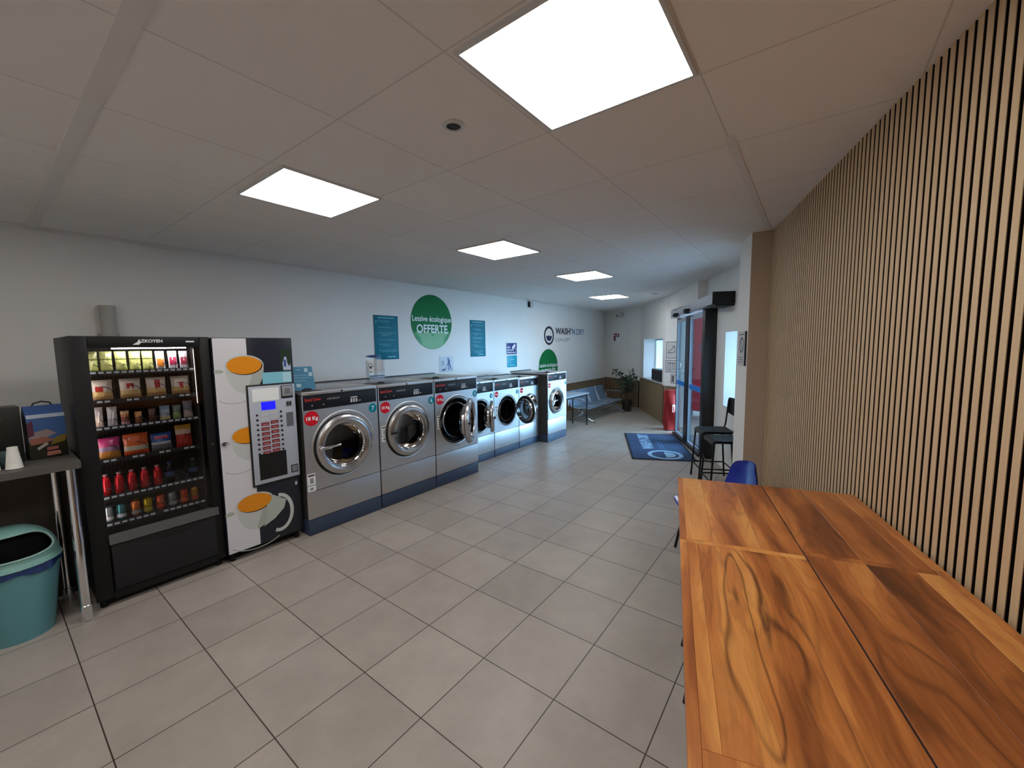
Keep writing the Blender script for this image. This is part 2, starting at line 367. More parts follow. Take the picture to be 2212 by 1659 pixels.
# ------------------------------------------------------------------ the room shell
def wall_frame(p0, p1):
    """matrix with local x along the wall p0->p1, local y into the wall (away from room, room on the right of p0->p1 is -y), z up"""
    d = Vector((p1[0]-p0[0], p1[1]-p0[1], 0)); L = d.length; d.normalize(); n = Vector((-d.y, d.x, 0))
    M = Matrix((d, n, Vector((0, 0, 1)))).transposed().to_4x4(); M.translation = Vector((p0[0], p0[1], 0))
    return M, L
def wall(name, p0, p1, h=H, t=.3, holes=(), ext0=0, ext1=0, material=None):
    M, L = wall_frame(p0, p1); b = mb(material or WHITE)
    xs = sorted({-ext0, L+ext1} | {x for q in holes for x in q[:2]}); zs = sorted({0, h} | {z for q in holes for z in q[2:]})
    for i in range(len(xs)-1):
        for j in range(len(zs)-1):
            cx, cz = (xs[i]+xs[i+1])/2, (zs[j]+zs[j+1])/2
            if any(q[0] < cx < q[1] and q[2] < cz < q[3] for q in holes): continue
            b.box(xs[i], xs[i+1], 0, t, zs[j], zs[j+1])
    bmesh.ops.remove_doubles(b.bm, verts=b.bm.verts[:], dist=1e-5)
    o = b.build(name); o.matrix_world = M; struct(o); return o, M, L

# walls run clockwise seen from above with the room on the local -y side
XL = -2.3
PB0 = (XL, -5.2)
b = mb(tile_mat()); b.box(XL-.3, 11.3, -5.6, 1.8, -.12, 0); struct(b.build('floor'))
cell = .66
b = mb(ceiling_mat(.37, -.62, cell)); b.box(XL-.3, 11.3, -5.6, 1.8, H, H+.12); ceil_o = struct(b.build('ceiling'))

wall_left, ML, LL = wall('wall_left', (XL, 1.48), (10.85, 1.48), ext0=.3, ext1=.3)
wall_far, MF, LF = wall('wall_far', (10.85, 1.48), (10.1, .12), ext1=.0)
# entrance wall, far section with its window
P2, P3, P4, P5 = (10.1, .12), (8.2, -1.07), (8.04, -1.41), (4.012, -3.385)
MBb, LB = wall_frame(P2, P3)
wall_far_niche, MBb, LB = wall('wall_entrance_far', P2, P3, holes=[(.36, 2.08, .845, 1.85)], t=.38)
wall_jog, MC, LC = wall('wall_entrance_return', P3, P4, t=.2)
dD = Vector((P5[0]-P4[0], P5[1]-P4[1])).normalized()
def sW(x, y): return (Vector((x, y))-Vector(P4)).dot(dD)
sm = sW(5.60, -2.60); Pm = (P4[0]+dD.x*sm, P4[1]+dD.y*sm)
wall_ent, MW1, LW1 = wall('wall_entrance', P4, Pm, holes=[(.03, sW(6.12, -2.35), 0, 2.2)], t=.12)
wall_near, MW, LW = wall('wall_entrance_near', Pm, P5, holes=[(sW(5.50, -2.65)-sm, sW(4.15, -3.32)-sm, .855, 1.875)], t=.38)
# pier between entrance and slatted wall
b = mb(WHITE); b.prism([(4.012, -3.0), (3.654, -3.137), (3.66, -3.5), (4.02, -3.5)], 'z', 0, H)
o = struct(b.build('wall_pier'))
b = mb(mat('beige_pier_face', (176, 155, 135), .7)); b.prism([(3.653, -3.139), (3.649, -3.139), (3.654, -3.30), (3.658, -3.30)], 'z', 0, H)
b.build('pier_facing', o)
# slatted right wall
WR0 = (3.665, -3.292); dR = Vector((-math.cos(R(16.4)), -math.sin(R(16.4))))
LR = 6.3; WR1 = (WR0[0]+dR.x*LR, WR0[1]+dR.y*LR)
wall_right, MR, _ = wall('wall_right', (WR0[0]-dR.y*.02, WR0[1]+dR.x*.02), (WR1[0]-dR.y*.02, WR1[1]+dR.x*.02), material=FELT)
wall_back, MK, _ = wall('wall_back', (XL, -5.5), (XL, 1.48))

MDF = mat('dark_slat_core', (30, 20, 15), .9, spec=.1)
def slats(name, M, L, z0, z1, pitch=.0425, wd=.0262, dp=.014, wood=None, parent=None, top=True, backing=True, start=0):
    b = mb(wood or SLAT); n = int((L-start)/pitch)
    for i in range(n):
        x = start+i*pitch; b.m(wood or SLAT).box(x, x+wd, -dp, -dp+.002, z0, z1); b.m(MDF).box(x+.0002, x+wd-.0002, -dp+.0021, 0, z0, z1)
    if backing: b.m(FELT).box(start, L, -.003, 0, z0, z1)
    o = b.build(name); o.matrix_world = M
    return o
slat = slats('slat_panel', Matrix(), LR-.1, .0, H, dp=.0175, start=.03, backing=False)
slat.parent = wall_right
# low slatted wainscots
def wains(name, label, M, L, h, start=0):
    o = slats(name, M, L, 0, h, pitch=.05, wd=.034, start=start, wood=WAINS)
    bb = mb(mat('wainscot_cap', (120, 100, 78), .6)); bb.box(start, L, -.022, 0, h, h+.012); bb.build('cap_rail', o)
    return tag(o, label, 'wall panelling')
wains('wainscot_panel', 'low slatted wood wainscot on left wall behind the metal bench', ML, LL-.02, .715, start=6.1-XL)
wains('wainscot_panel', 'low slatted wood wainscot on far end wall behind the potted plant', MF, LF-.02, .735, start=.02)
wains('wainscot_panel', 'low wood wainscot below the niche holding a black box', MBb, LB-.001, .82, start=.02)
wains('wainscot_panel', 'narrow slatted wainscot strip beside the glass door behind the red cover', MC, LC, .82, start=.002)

# ceiling joint cover strips
def trim(name, x0, x1, y0, y1, z0=H-.006):
    b = mb(mat('ceiling_joint_strip', (226, 222, 219), .6)); b.box(x0, x1, y0, y1, z0, H+.001); struct(b.build(name))
trim('trim_1', -.33, -.27, -4.6, 1.47)
trim('trim_2', 1.6, 3.62, -3.285, -3.245)
trim('trim_3', XL, 5.2, 1.32, 1.36, H-.003)

# ------------------------------------------------------------------ ceiling lights
DIFF = mat('led_diffuser', (255, 255, 255), .6)
_b = DIFF.node_tree.nodes['Principled BSDF']; _b.inputs['Emission Color'].default_value = (1, .985, .96, 1); _b.inputs['Emission Strength'].default_value = LAMP
def light(x, y, label, s=.30):
    t = thing('ceiling_light', label, 'ceiling light', (x, y, H), 0, 'square LED ceiling panels')
    b = mb(WHITE2)
    for a in ((-s-.014, -s, -s-.014, s+.014), (s, s+.014, -s-.014, s+.014), (-s, s, -s-.014, -s), (-s, s, s, s+.014)): b.box(a[0], a[1], a[2], a[3], -.012, -.0005)
    b.build('frame', t)
    b = mb(DIFF); b.box(-s, s, -s, s, -.008, -.001); b.build('diffuser', t)
light(.70, -2.94, 'largest square LED ceiling panel, cut by the top edge of the photo')
light(.735, -.985, 'square LED ceiling panel above the two tall vending machines, second nearest')
light(2.70, -.965, 'square LED ceiling panel, middle one of the row of five')
light(4.71, -.94, 'square LED ceiling panel, second from the far end of the row')
light(7.36, -.16, 'smallest and farthest LED ceiling panel before the round detector', .31)

light(-1.28, -.985, 'unseen square LED panel added behind the camera above the dark counter')  # unseen panels, added behind the camera to lift the wall brightness
light(-1.28, -2.94, 'unseen square LED panel added behind the camera close to the slatted wall')

def recessed(x, y, label, name, r=.035, lamp=False):
    t = thing(name, label, 'ceiling fitting', (x, y, H))
    b = mb(WHITE2); b.lathe([(r*1.6, 0), (r*1.6, -.004), (r*1.1, -.010), (r, -.008), (r, 0)]); b.build('bezel', t)
    b = mb(BLACK if not lamp else STEEL2); b.lathe([(r, -.004), (r*.6, -.012 if lamp else -.005), (0, -.016 if lamp else -.005)]); b.build('sensor_eye' if not lamp else 'cover', t)
recessed(.713, -2.30, 'small round white ceiling sensor with dark centre near the largest light', 'ceiling_sensor', .032)
recessed(7.5, -1.06, 'small round white detector on ceiling in front of the entrance door', 'smoke_detector', .05, True)

# ------------------------------------------------------------------ windows in the deep niches, box on the sill
def niche(n, M, x0, x1, z0, z1, t, parent=None):
    b = mb(WHITE2); e = .0
    fr = .035
    y0, y1 = t-.09, t-.04
    b.box(x0, x0+fr, y0, y1, z0, z1); b.box(x1-fr, x1, y0, y1, z0, z1); b.box(x0+fr, x1-fr, y0, y1, z0, z0+fr); b.box(x0+fr, x1-fr, y0, y1, z1-fr, z1)
    f = b.build('window_%d' % n); f.matrix_world = M; struct(f)
    b = mb(FROST); b.box(x0+fr, x1-fr, (y0+y1)/2-.004, (y0+y1)/2+.004, z0+fr, z1-fr); b.build('window_pane', f)
    b = mb(WHITE2); b.box(x0+.002, x1-.002, -.006, y0-.002, z0+.0005, z0+.018); b.build('window_sill', f)
niche(1, MBb, .36, 2.08, .845, 1.85, .38)
niche(2, MW, sW(5.50, -2.65)-sm, sW(4.15, -3.32)-sm, .855, 1.875, .38)
# black box on the far sill
t = thing('speaker_box', 'black box standing on the sill of the far wall niche', 'box', MBb @ Vector((1.42, .13, .864)), math.atan2(P3[1]-P2[1], P3[0]-P2[0]))
b = mb(BLACK); b.box(-.40, .40, -.09, .13, 0, .27, .015); b.build('case', t)
b = mb(mat('dark_grille', (34, 36, 46), .7)); b.box(-.37, .37, -.095, -.0895, .03, .24); b.build('grille', t)

# ------------------------------------------------------------------ entrance: header, bulkhead, glass door
D0 = Vector((7.34, -1.56)); D1 = Vector((5.60, -2.472)); dd = (D1-D0).normalized()
MD, LD = wall_frame(D0, D1)
DR = Matrix.Translation((0, 0, 0)) @ MD
ALU = mat('dark_blue_grey_aluminium', (34, 40, 56), .4, .3)
ALUK = mat('black_anodised_frame', (10, 10, 11), .5)
dr = bpy.data.objects.new('door_1', None); C.objects.link(dr); dr.matrix_world = MD; struct(dr)
dg_ = glassy('door_glass', (.86, .93, .97), .05, .01)
s1 = .635; s2 = .86; s3 = 1.62    # end of first leaf, post, second leaf
def leaf(a, bq, name):
    b = mb(mat('silver_leaf_edge', (190, 200, 212), .35, .6))
    b.box(a, a+.022, -.02, .02, .02, 2.17); b.box(bq-.022, bq, -.02, .02, .02, 2.17); b.box(a+.022, bq-.022, -.02, .02, .02, .07); b.box(a+.022, bq-.022, -.02, .02, 2.12, 2.17)
    o = b.build('door_leaf', dr)
    b = mb(dg_); b.box(a+.022, bq-.022, -.004, .004, .07, 2.12); b.build('glass_pane', o)
    b = mb(mat('bright_blue_stripe', (20, 130, 225), .4)); b.box(a+.024, bq-.024, -.006, -.0045, .965, 1.045); b.build('warning_stripe', o)
    return o
l1 = leaf(0.02, s1, 'l'); l2 = leaf(s2+.01, s3, 'r')
b = mb(CHROME); b.tube([(.22, -.02, 1.42), (.22, -.05, 1.42), (.36, -.055, 1.44), (.42, -.05, 1.38), (.40, -.05, 1.30), (.26, -.055, 1.26)], .009); b.build('pull_handle', l1)
b = mb(ALU); b.box(s1, s2, -.03, .04, 0, 2.19); b.build('centre_post', dr)
b = mb(ALUK); b.box(s3, s3+.13, -.04, .13, 0, 2.24, .004); b.build('jamb_post', dr)
b = mb(ALUK); b.box(-.02, .018, -.02, .04, 0, 2.2); b.build('jamb_post', dr)
b = mb(ALUK); b.box(-.05, s3+.02, -.06, .10, .0005, .03, .003); b.build('threshold', dr)
MH, LH = wall_frame((7.93, -1.25), (5.12, -2.55)); MHL = MD.inverted() @ MH
b = mb(mat('header_aluminium', (170, 176, 186), .45, 0.)); b.M = MHL
b.box(0, LH, 0, .27, 2.235, 2.375, .004); o = b.build('header_box', dr)
b = mb(BLACKM); b.M = MHL; b.box(LH+.0005, LH+.02, -.006, .275, 2.225, 2.385, .006); b.box(LH-.42, LH, .03, .27, 2.205, 2.234); b.build('end_cap', o)
for xx in (.76, 1.72):
    b = mb(BLACK, True); b.M = MHL @ Matrix.Translation((xx, -.03, 2.245)) @ Matrix.Diagonal((1.3, 1, 1, 1)); b.lathe([(0, .045), (.05, .04), (.065, .015), (.06, -.02), (.03, -.035), (0, -.04)], n=20); b.build('motion_sensor', o)
b = mb(WHITE); b.box(-.75, 1.2, .0, .52, 2.40, H-.001); o = struct(b.build('trim_4')); o.matrix_world = MD

# ------------------------------------------------------------------ outside the door
def outside(name, label, cat, b): return tag(b.build(name), label, cat)
nW = Vector((-dD.y, dD.x)) ; nW = Vector((nW.x, nW.y))
if nW.y > 0: nW = -nW
b = mb(mat('pale_paving', (205, 205, 205), .8, var=.06, vscale=3)); b.poly([(2.5, -4.9, -.02), (14, .9, -.02), (30, -14, -.02), (6, -22, -.02)])
o = b.build('outdoor_ground'); struct(o)
b = mb(mat('red_hoarding_paint', (212, 40, 62), .5)); b.box(9.6, 9.66, -3.2, -1.245, .12, 2.75); o = b.build('red_hoarding'); tag(o, 'tall red board outside, seen through the right glass door leaf', 'board')
b = mb(GREYD); b.box(9.58, 9.64, -3.22, -3.16, -.02, .1195); b.build('foot', o)
b = mb(GREYD); b.box(9.58, 9.64, -1.34, -1.28, -.02, .1195); b.build('foot', o)
b = mb(mat('grey_disc_paint', (120, 110, 120), .5)); b.cyl((9.598, -1.72, 1.62), (9.59, -1.72, 1.62), .26, n=40); b.build('round_emblem', o)
b = mb(mat('grey_render', (128, 142, 160), .8)); b.box(14.2, 14.6, -8, 2, 0, 4.2); b.m(mat('building_glass', (50, 60, 80), .2)); b.box(14.19, 14.2, -3, -1.2, .2, 2.4); o = b.build('neighbouring_building'); tag(o, 'grey-blue building across the yard, seen through the left glass leaf', 'building')

portal('door_portal', MD @ Vector((.82, .25, 1.1)), -(MD.to_3x3() @ Vector((0, 1, 0))), 1.6, 2.2)
portal('niche_portal', MW @ Vector((LW-.8, .36, 1.36)), -(MW.to_3x3() @ Vector((0, 1, 0))), 1.5, 1.02)
portal('niche_portal', MBb @ Vector((1.22, .36, 1.35)), -(MBb.to_3x3() @ Vector((0, 1, 0))), 1.7, 1.0)

# ------------------------------------------------------------------ washing machines
DARKGLASS = glassy('dark_door_glass', (.5, .52, .55), .10, .04, .30)
DRUM = mat('perforated_drum_steel', (60, 60, 62), .45, .8)
def plate_hole(b, x0, x1, z0, z1, cx, cz, r, y0, y1, n=64):
    """flat plate in the x-z plane with a round hole, thickness y0..y1"""
    def edge(t):
        c, s_ = math.cos(t), math.sin(t); k = 1e9
        if c > 1e-9: k = min(k, (x1-cx)/c)
        if c < -1e-9: k = min(k, (x0-cx)/c)
        if s_ > 1e-9: k = min(k, (z1-cz)/s_)
        if s_ < -1e-9: k = min(k, (z0-cz)/s_)
        return cx+c*k, cz+s_*k
    ts = sorted([2*PI*i/n for i in range(n)] + [math.atan2(z-cz, x-cx) % (2*PI) for x in (x0, x1) for z in (z0, z1)])
    A = []; 
    for t in ts:
        ex, ez = edge(t); ix, iz = cx+r*math.cos(t), cz+r*math.sin(t)
        A.append([b.v((ex, y0, ez)), b.v((ix, y0, iz)), b.v((ix, y1, iz)), b.v((ex, y1, ez))])
    for i in range(len(A)):
        p, q = A[i], A[(i+1) % len(A)]
        b.f([p[0], q[0], q[1], p[1]], False); b.f([p[1], q[1], q[2], p[2]], True); b.f([p[2], q[2], q[3], p[3]], False)

def washer(x, y, w_, h, depth, num, kg, label, pz, seam, ph, cx, cz, r, door_angle=0, number_x=None, red=None, handle='lever', lab=None, gap=.006, textured=True):
    """x,y = front left corner on the floor. pz = (bottom, top) of the black panel, ph plinth height, (cx,cz,r) door centre and ring radius"""
    t = thing('washing_machine', label, 'washing machine', (x, y, 0), 0, 'stainless steel washing machines along the left wall')
    X0, X1 = gap, w_-gap
    b = mb(PLINTH); b.box(X0, X1, .004, depth, 0, ph-.004, .003); b.build('plinth', t)
    b = mb(SIDEG); b.box(X0, X0+.004, .012, depth, ph, h-.035); b.box(X1-.004, X1, .012, depth, ph, h-.035); b.box(X0+.004, X1-.004, depth-.006, depth, ph, h-.035); b.build('side_panel', t)
    b = mb(STEEL); hole = r*.985
    plate_hole(b, X0, X1, seam+.003, pz[0]-.004, cx, cz, hole, 0, .012)
    b.box(X0, X0+.010, 0, .012, pz[0]-.004, pz[1]+.004); b.box(X1-.010, X1, 0, .012, pz[0]-.004, pz[1]+.004)
    # pressed dish around the door
    b.m(STEEL, True); rr = r*1.10
    if r > .2:
        b.lathe([(rr*1.035, 0.0), (rr*1.02, -.004), (rr*1.0, -.005), (rr*.975, -.002), (rr*.94, .001)], (cx+.012, 0, cz), 'y', 64)
    o = b.build('front_panel', t)
    b = mb(STEEL); b.box(X0, X1, .001, .013, ph+.002, seam-.003, .0015); b.build('lower_panel', t)
    b = mb(STEEL); b.box(X0, X1, -.003, depth, pz[1]+.004, h, .006)
    tp = b.build('top_cover', t)
    b = mb(BLACK); b.box(X0, X1, depth-.03, depth, h+.0005, h+.014); b.build('rear_rail', t)
    # soap hopper flap on the top, left of centre
    b = mb(mat('hopper_dark_plastic', (70, 64, 60), .5)); b.prism([(X0+.01, .02), (X0+.20, .03), (X0+.12, .26), (X0+.01, .26)], 'z', h+.0005, h+.006); b.build('soap_flap', t)
    b = mb(BLACK, True); b.M = Matrix.Translation((X0+.09, .07, h+.004)); b.lathe([(.045, 0), (.042, .014), (.025, .022), (0, .023)], n=24); b.build('soap_cap', t)
    b = mb(BLACK, True); b.cyl((cx+.0, -.002, h-.018), (cx+.0, -.007, h-.018), .010, n=16); b.build('lock', t)
    b = mb(PANEL); b.box(X0+.010, X1-.010, .0, .012, pz[0], pz[1], .002); cp = b.build('control_panel', t)
    ph_ = pz[1]-pz[0]; k = w_/.78
    b = mb(mat('red_print', (190, 40, 40), .5)); b.text('Speed Queen', X0+.10*k, 0, pz[0]+ph_*.62, .026*k, .150*k, bold=.03); b.build('brand_lettering', cp)
    b = mb(mat('grey_print', (120, 122, 128), .5))
    for i in range(6): b.box(X0+(.235+i*.021)*k, X0+(.250+i*.021)*k, -.0007, 0, pz[0]+ph_*.58, pz[0]+ph_*(.70+.04*(i % 2)))
    b.build('series_lettering', cp)
    for i in range(2): b = mb(mat('grey_print', (0, 0, 0))); b.cyl((X0+(.09+.105*i)*k, 0, pz[0]+ph_*.28), (X0+(.09+.105*i)*k, -.004, pz[0]+ph_*.28), .008*k, n=14); b.build('indicator_button', cp)
    b = mb(mat('pale_print', (196, 198, 200), .5)); q0 = X0+.465*k
    b.box(q0+.008, q0+.078*k, -.001, 0, pz[0]+ph_*.52, pz[0]+ph_*.60)
    for i in range(3): b.box(q0+(.004+.028*i)*k, q0+(.022+.028*i)*k, -.001, 0, pz[0]+ph_*.16, pz[0]+ph_*.46)
    b.box(q0+.092*k, q0+.115*k, -.001, 0, pz[0]+ph_*.22, pz[0]+ph_*.28); b.build('programme_symbols', cp)
    # stickers
    if red:
        b = mb(RED); b.cyl((red[0], 0, red[1]), (red[0], -.0015, red[1]), red[2], n=40); st = b.build('load_sticker', t)
        b = mb(PRINTW); b.text(kg, red[0], -.0015, red[1]-red[2]*.22, red[2]*.46, red[2]*1.6, bold=.035); b.build('load_lettering', st)
    nx, nz, nr = number_x
    b = mb(TEAL); b.cyl((nx, 0, nz), (nx, -.0015, nz), nr, n=36); st = b.build('number_sticker', t)
    b = mb(PRINTW); b.text(num, nx, -.0015, nz-nr*.5, nr*1.0, bold=.02); b.build('number', st)
    if lab:
        b = mb(PRINTW); b.box(lab[0], lab[1], -.0012, 0, lab[2], lab[3]); st = b.build('warning_label', t)
        lw, lh = lab[1]-lab[0], lab[3]-lab[2]
        b = mb(mat('label_dark_print', (70, 30, 34), .5)); b.box(lab[0]+.12*lw, lab[1]-.1*lw, -.002, -.0012, lab[3]-.15*lh, lab[3]-.07*lh); b.box(lab[0]+.02*lw, lab[1]-.02*lw, -.002, -.0012, lab[2]+.33*lh, lab[2]+.36*lh)
        b.m(mat('label_grey_print', (150, 150, 156), .5)); b.box(lab[0]+.3*lw, lab[1]-.25*lw, -.002, -.0012, lab[2]+.45*lh, lab[2]+.75*lh); b.box(lab[0]+.25*lw, lab[1]-.3*lw, -.002, -.0012, lab[2]+.08*lh, lab[2]+.22*lh)
        b.build('label_print', st)
    # drum opening: rubber ring, steel mouth, drum
    b = mb(RUBBER, True); b.lathe([(hole, 0), (hole, .05), (r*.80, .06), (r*.78, .03), (r*.84, .02)], (cx, 0, cz), 'y', 64); b.build('door_gasket', t)
    b = mb(RUBBER, True); b.lathe([(r*1.035, -.0012), (r*1.03, -.006), (r*.98, -.006), (hole, .001)], (cx-.004, 0, cz-.004), 'y', 64); b.build('door_seal_shadow', t)  # black seal ring, shifted down-left to double as the door's drop shadow
    b = mb(STEEL2, True); b.lathe([(r*.84, .022), (r*.80, .004), (r*.75, .006), (r*.74, .03), (r*.74, .08)], (cx, 0, cz), 'y', 64); b.build('drum_mouth', t)
    b = mb(DRUM, True); b.lathe([(r*.74, .075), (r*1.0, .09), (r*1.02, depth-.2), (r*.3, depth-.18), (0, depth-.2)], (cx, 0, cz), 'y', 48); b.build('drum', t)
    # the door, hinged on its right edge
    hx = cx+r+.012
    def D(px): return px-hx     # hinge-local x
    b = mb(RINGS, True)
    c0 = D(cx)
    b.lathe([(r*.745, -.030), (r*.76, -.044), (r*.84, -.055), (r*.93, -.050), (r*.985, -.036), (r*1.0, -.012), (r*1.0, -.004)], (c0, 0, cz), 'y', 72)
    b.m(mat('dark_door_back', (30, 28, 27), .35), True)
    b.lathe([(r*1.0, -.004), (r*.97, .004), (r*.80, .006), (r*.745, -.004), (r*.745, -.030)], (c0, 0, cz), 'y', 72)
    b.m(STEEL).box(-.03, .012, -.028, -.006, cz-.075, cz-.045); b.box(-.03, .012, -.028, -.006, cz+.045, cz+.075)
    d = b.build('door', t, (hx, 0, 0), (0, 0, door_angle))
    b = mb(DARKGLASS, True); b.lathe([(r*.745, -.026), (r*.745, -.006), (r*.70, .045), (r*.60, .085), (r*.3, .098), (0, .10)], (c0, 0, cz), 'y', 56)
    b.build('door_glass', d)
    if door_angle:
        b = mb(STEEL2, True); b.lathe([(r*.80, .006), (r*.74, .022), (r*.735, .05), (r*.70, .05), (r*.705, .02), (r*.745, .0)], (c0, 0, cz), 'y', 56); b.build('inner_ring', d)
    b = mb(CHROME if handle == 'lever' else BLACK, True); zz = cz+.012; xh = c0-r*.90
    if handle == 'lever':
        b.tube([(xh, -.045, zz-.004), (xh, -.075, zz-.004), (xh+.03, -.082, zz), (xh+r*.62, -.080, zz+.006)], [.014, .014, .012, .011], 12)
        b.lathe([(.024, -.048), (.022, -.062), (0, -.064)], (xh, 0, zz-.004), 'y', 20)
    else:
        b.box(xh-.012, xh+r*.30, -.075, -.048, zz-.012, zz+.014, .005)
    b.build('door_handle', d)
    return t
G = 'kg'
washer(1.055, .0, .785, 1.334, .85, '7', '18 Kg', 'stainless washing machine numbered 7, nearest the coffee machine', (1.17, 1.297), .412, .150, .388, .797, .289, 0, (.722, 1.103, .046), (.085, 1.089, .068), 'lever', (.014, .088, .413, .581))
washer(1.842, .0, .780, 1.334, .85, '6', '18 Kg', 'stainless washing machine numbered 6, closed, between machines 7 and 5', (1.165, 1.295), .412, .150, .378, .795, .286, 0, (.732, 1.092, .044), (.088, 1.086, .062), 'short', (.031, .095, .722, .893))
washer(2.625, .0, .775, 1.334, .85, '5', '18 Kg', 'stainless washing machine numbered 5 with door standing ajar', (1.165, 1.295), .405, .150, .372, .79, .285, R(33), (.722, 1.094, .043), (.088, 1.082, .062), 'short', (.035, .10, .72, .885))
washer(3.435, .28, .655, 1.205, .67, '4', '9 Kg', 'lower stainless washing machine numbered 4 with open door, partly hidden behind number 5', (1.04, 1.170), .385, .110, .325, .700, .232, R(40), (.590, .973, .036), None, 'short', None)
washer(4.092, .28, .653, 1.205, .67, '3', '9 Kg', 'lower stainless washing machine numbered 3 with its round door wide open', (1.04, 1.168), .385, .112, .325, .700, .226, R(76), (.604, .970, .036), (.062, .977, .045), 'short', (.03, .08, .62, .80))
washer(4.748, .28, .594, 1.195, .67, '2', '9 Kg', 'lower stainless washing machine numbered 2 behind the open door of number 3', (1.034, 1.150), .385, .112, .318, .712, .190, 0, (.553, .970, .032), (.075, .977, .045), 'short', None)
washer(5.345, .09, .668, 1.240, .83, '1', '9 Kg', 'stainless washing machine numbered 1, farthest of the row beside the side table', (1.098, 1.207), .410, .140, .272, .728, .222, 0, (.625, 1.025, .030), (.058, 1.018, .043), 'lever', (.010, .055, .408, .567))

# ------------------------------------------------------------------ snack vending machine
VX, VY, VW, VD, VH = -.302, .10, .732, .72, 1.822
vm = thing('vending_machine', 'black snack vending machine with lit glass front full of snacks and drinks', 'vending machine', (VX, VY, 0))
gx0, gx1, gz0, gz1 = .082, .672, .49, 1.745      # window, local coords
b = mb(VEND); b.box(0, .03, 0, VD, .06, VH, .004); b.box(VW-.03, VW, .012, VD, .06, VH); b.box(.03, VW-.03, VD-.03, VD, .06, VH); b.box(.03, VW-.03, .012, VD-.03, VH-.04, VH); b.box(.03, VW-.03, .012, VD-.03, .06, .10)
b.box(.03, VW-.03, .06, VD-.03, .44, .46); b.build('cabinet', vm)
b = mb(VEND)   # door frame round the glass
b.box(-.006, gx0, -.02, .012, .06, VH, .006); b.box(gx1, VW+.002, -.02, .012, .06, VH, .006); b.box(gx0, gx1, -.02, .012, gz1, VH, .006); b.box(gx0, gx1, -.02, .012, .05, .10, .004)
dv = b.build('door_frame', vm)
b = mb(PRINTW); b.text('AZKOYEN', .39, -.0205, 1.781, .020, .135, bold=.03); b.build('brand_lettering', dv)
b = mb(PRINTW); b.box(.590, .640, -.0212, -.0206, 1.782, 1.792); b.build('model_badge', dv)
b = mb(PRINTW); b.prism([(.296, 1.765), (.33, 1.765), (.345, 1.785), (.325, 1.785)], 'y', -.0212, -.0206); b.build('brand_mark', dv)
b = mb(CHROME); b.cyl((.70, -.02, .992), (.70, -.026, .992), .011, n=18); b.build('door_lock', dv)
b = mb(VEND2); b.box(gx0+.006, gx1+.008, -.030, .012, .105, .425, .006); b.build('drawer_front', vm)
b = mb(mat('sill_plastic', (88, 86, 88), .4)); b.prism([(-.04, .432), (-.03, .49), (.012, .49), (.012, .432)], 'x', gx0, gx1+.03); dd_ = b.build('delivery_sill', vm)
b = mb(BLACK); pts = [(.26+.31*i/20, .392-.018*math.sin(PI*i/20)) for i in range(21)] + [(.57-.31*i/20, .396+.010*math.sin(PI*i/20)) for i in range(21)]
b.prism(pts, 'y', -.0315, -.0302); b.build('drawer_slot', vm)
b = mb(glassy('vending_glass', (.9, .9, .92), .05, .01)); b.box(gx0, gx1, .000, .006, gz0, gz1); b.build('glass_front', vm)
b = mb(BLACKM); b.box(.06, .67, .035, .06, .005, .06); b.build('kick_plate', vm)
for xx in (.035, .69): b = mb(BLACKM, True); b.cyl((xx, .04, 0), (xx, .04, .06), .022, n=14); b.build('foot', vm)
b = mb(mat('vending_interior', (40, 34, 32), .6)); b.box(.031, .034, .03, VD-.03, .46, 1.78); b.box(gx1-.03, gx1-.02, .02, VD-.03, .46, 1.78); b.box(.034, gx1-.02, .5, .51, .46, 1.78); b.build('inner_lining', vm)
LAMPM = mat('vending_strip_lamp', (255, 255, 255), .5); _b = LAMPM.node_tree.nodes['Principled BSDF']; _b.inputs['Emission Color'].default_value = (1, .97, .92, 1); _b.inputs['Emission Strength'].default_value = 26
b = mb(LAMPM); b.box(.20, .60, .03, .05, 1.738, 1.748); b.build('strip_lamp', vm)
ADDEDL = mat('vending_added_lamp', (255, 248, 238), .5, emis=16)
b = mb(ADDEDL); b.box(.040, .048, .022, .028, .52, 1.70); b.build('side_lamp', vm)  # hidden strip added behind the left frame to brighten the lower shelves
SIDEL = mat('vending_side_lamp', (255, 250, 240), .5, emis=2.2)
b = mb(SIDEL); b.box(.640, .644, .022, .027, 1.32, 1.73); b.build('side_lamp', vm)
rows = [1.582, 1.388, 1.207, .986, .733, .546]
SHELF = mat('black_shelf', (22, 24, 30), .5); TAGM = mat('price_tag_white', (205, 214, 222), .5)
for i, z in enumerate(rows):
    b = mb(SHELF); b.box(.036, .645, .045, .49, z-.012, z-.004); b.box(.036, .645, .042, .048, z-.018, z+.012)
    sh = b.build('shelf', vm)
    n = 15 if i in (0, 2, 4) else (8 if i in (1, 3) else 15)
    if i in (1, 3): xs = [.105+.145*q+d_ for q in range(4) for d_ in (0, .036)]
    else: xs = [.088+.0375*q for q in range(15) if not (i == 5 and q == 7)]
    for xx in xs:
        b = mb(TAGM); b.box(xx, xx+.026, .0405, .042, z-.007, z+.006); b.build('price_tag', sh)
coilM = mat('coil_wire', (30, 28, 28), .35, .6)
def coil(x, z, r, n=4, name='coil'):
    b = mb(coilM); b.tube([(x+r*math.cos(t), .06+t*.016, z+r+math.sin(t)*r) for t in [2*PI*q/16 for q in range(16*n)]], .0022, 6)
    b.build('spiral_coil', vm)
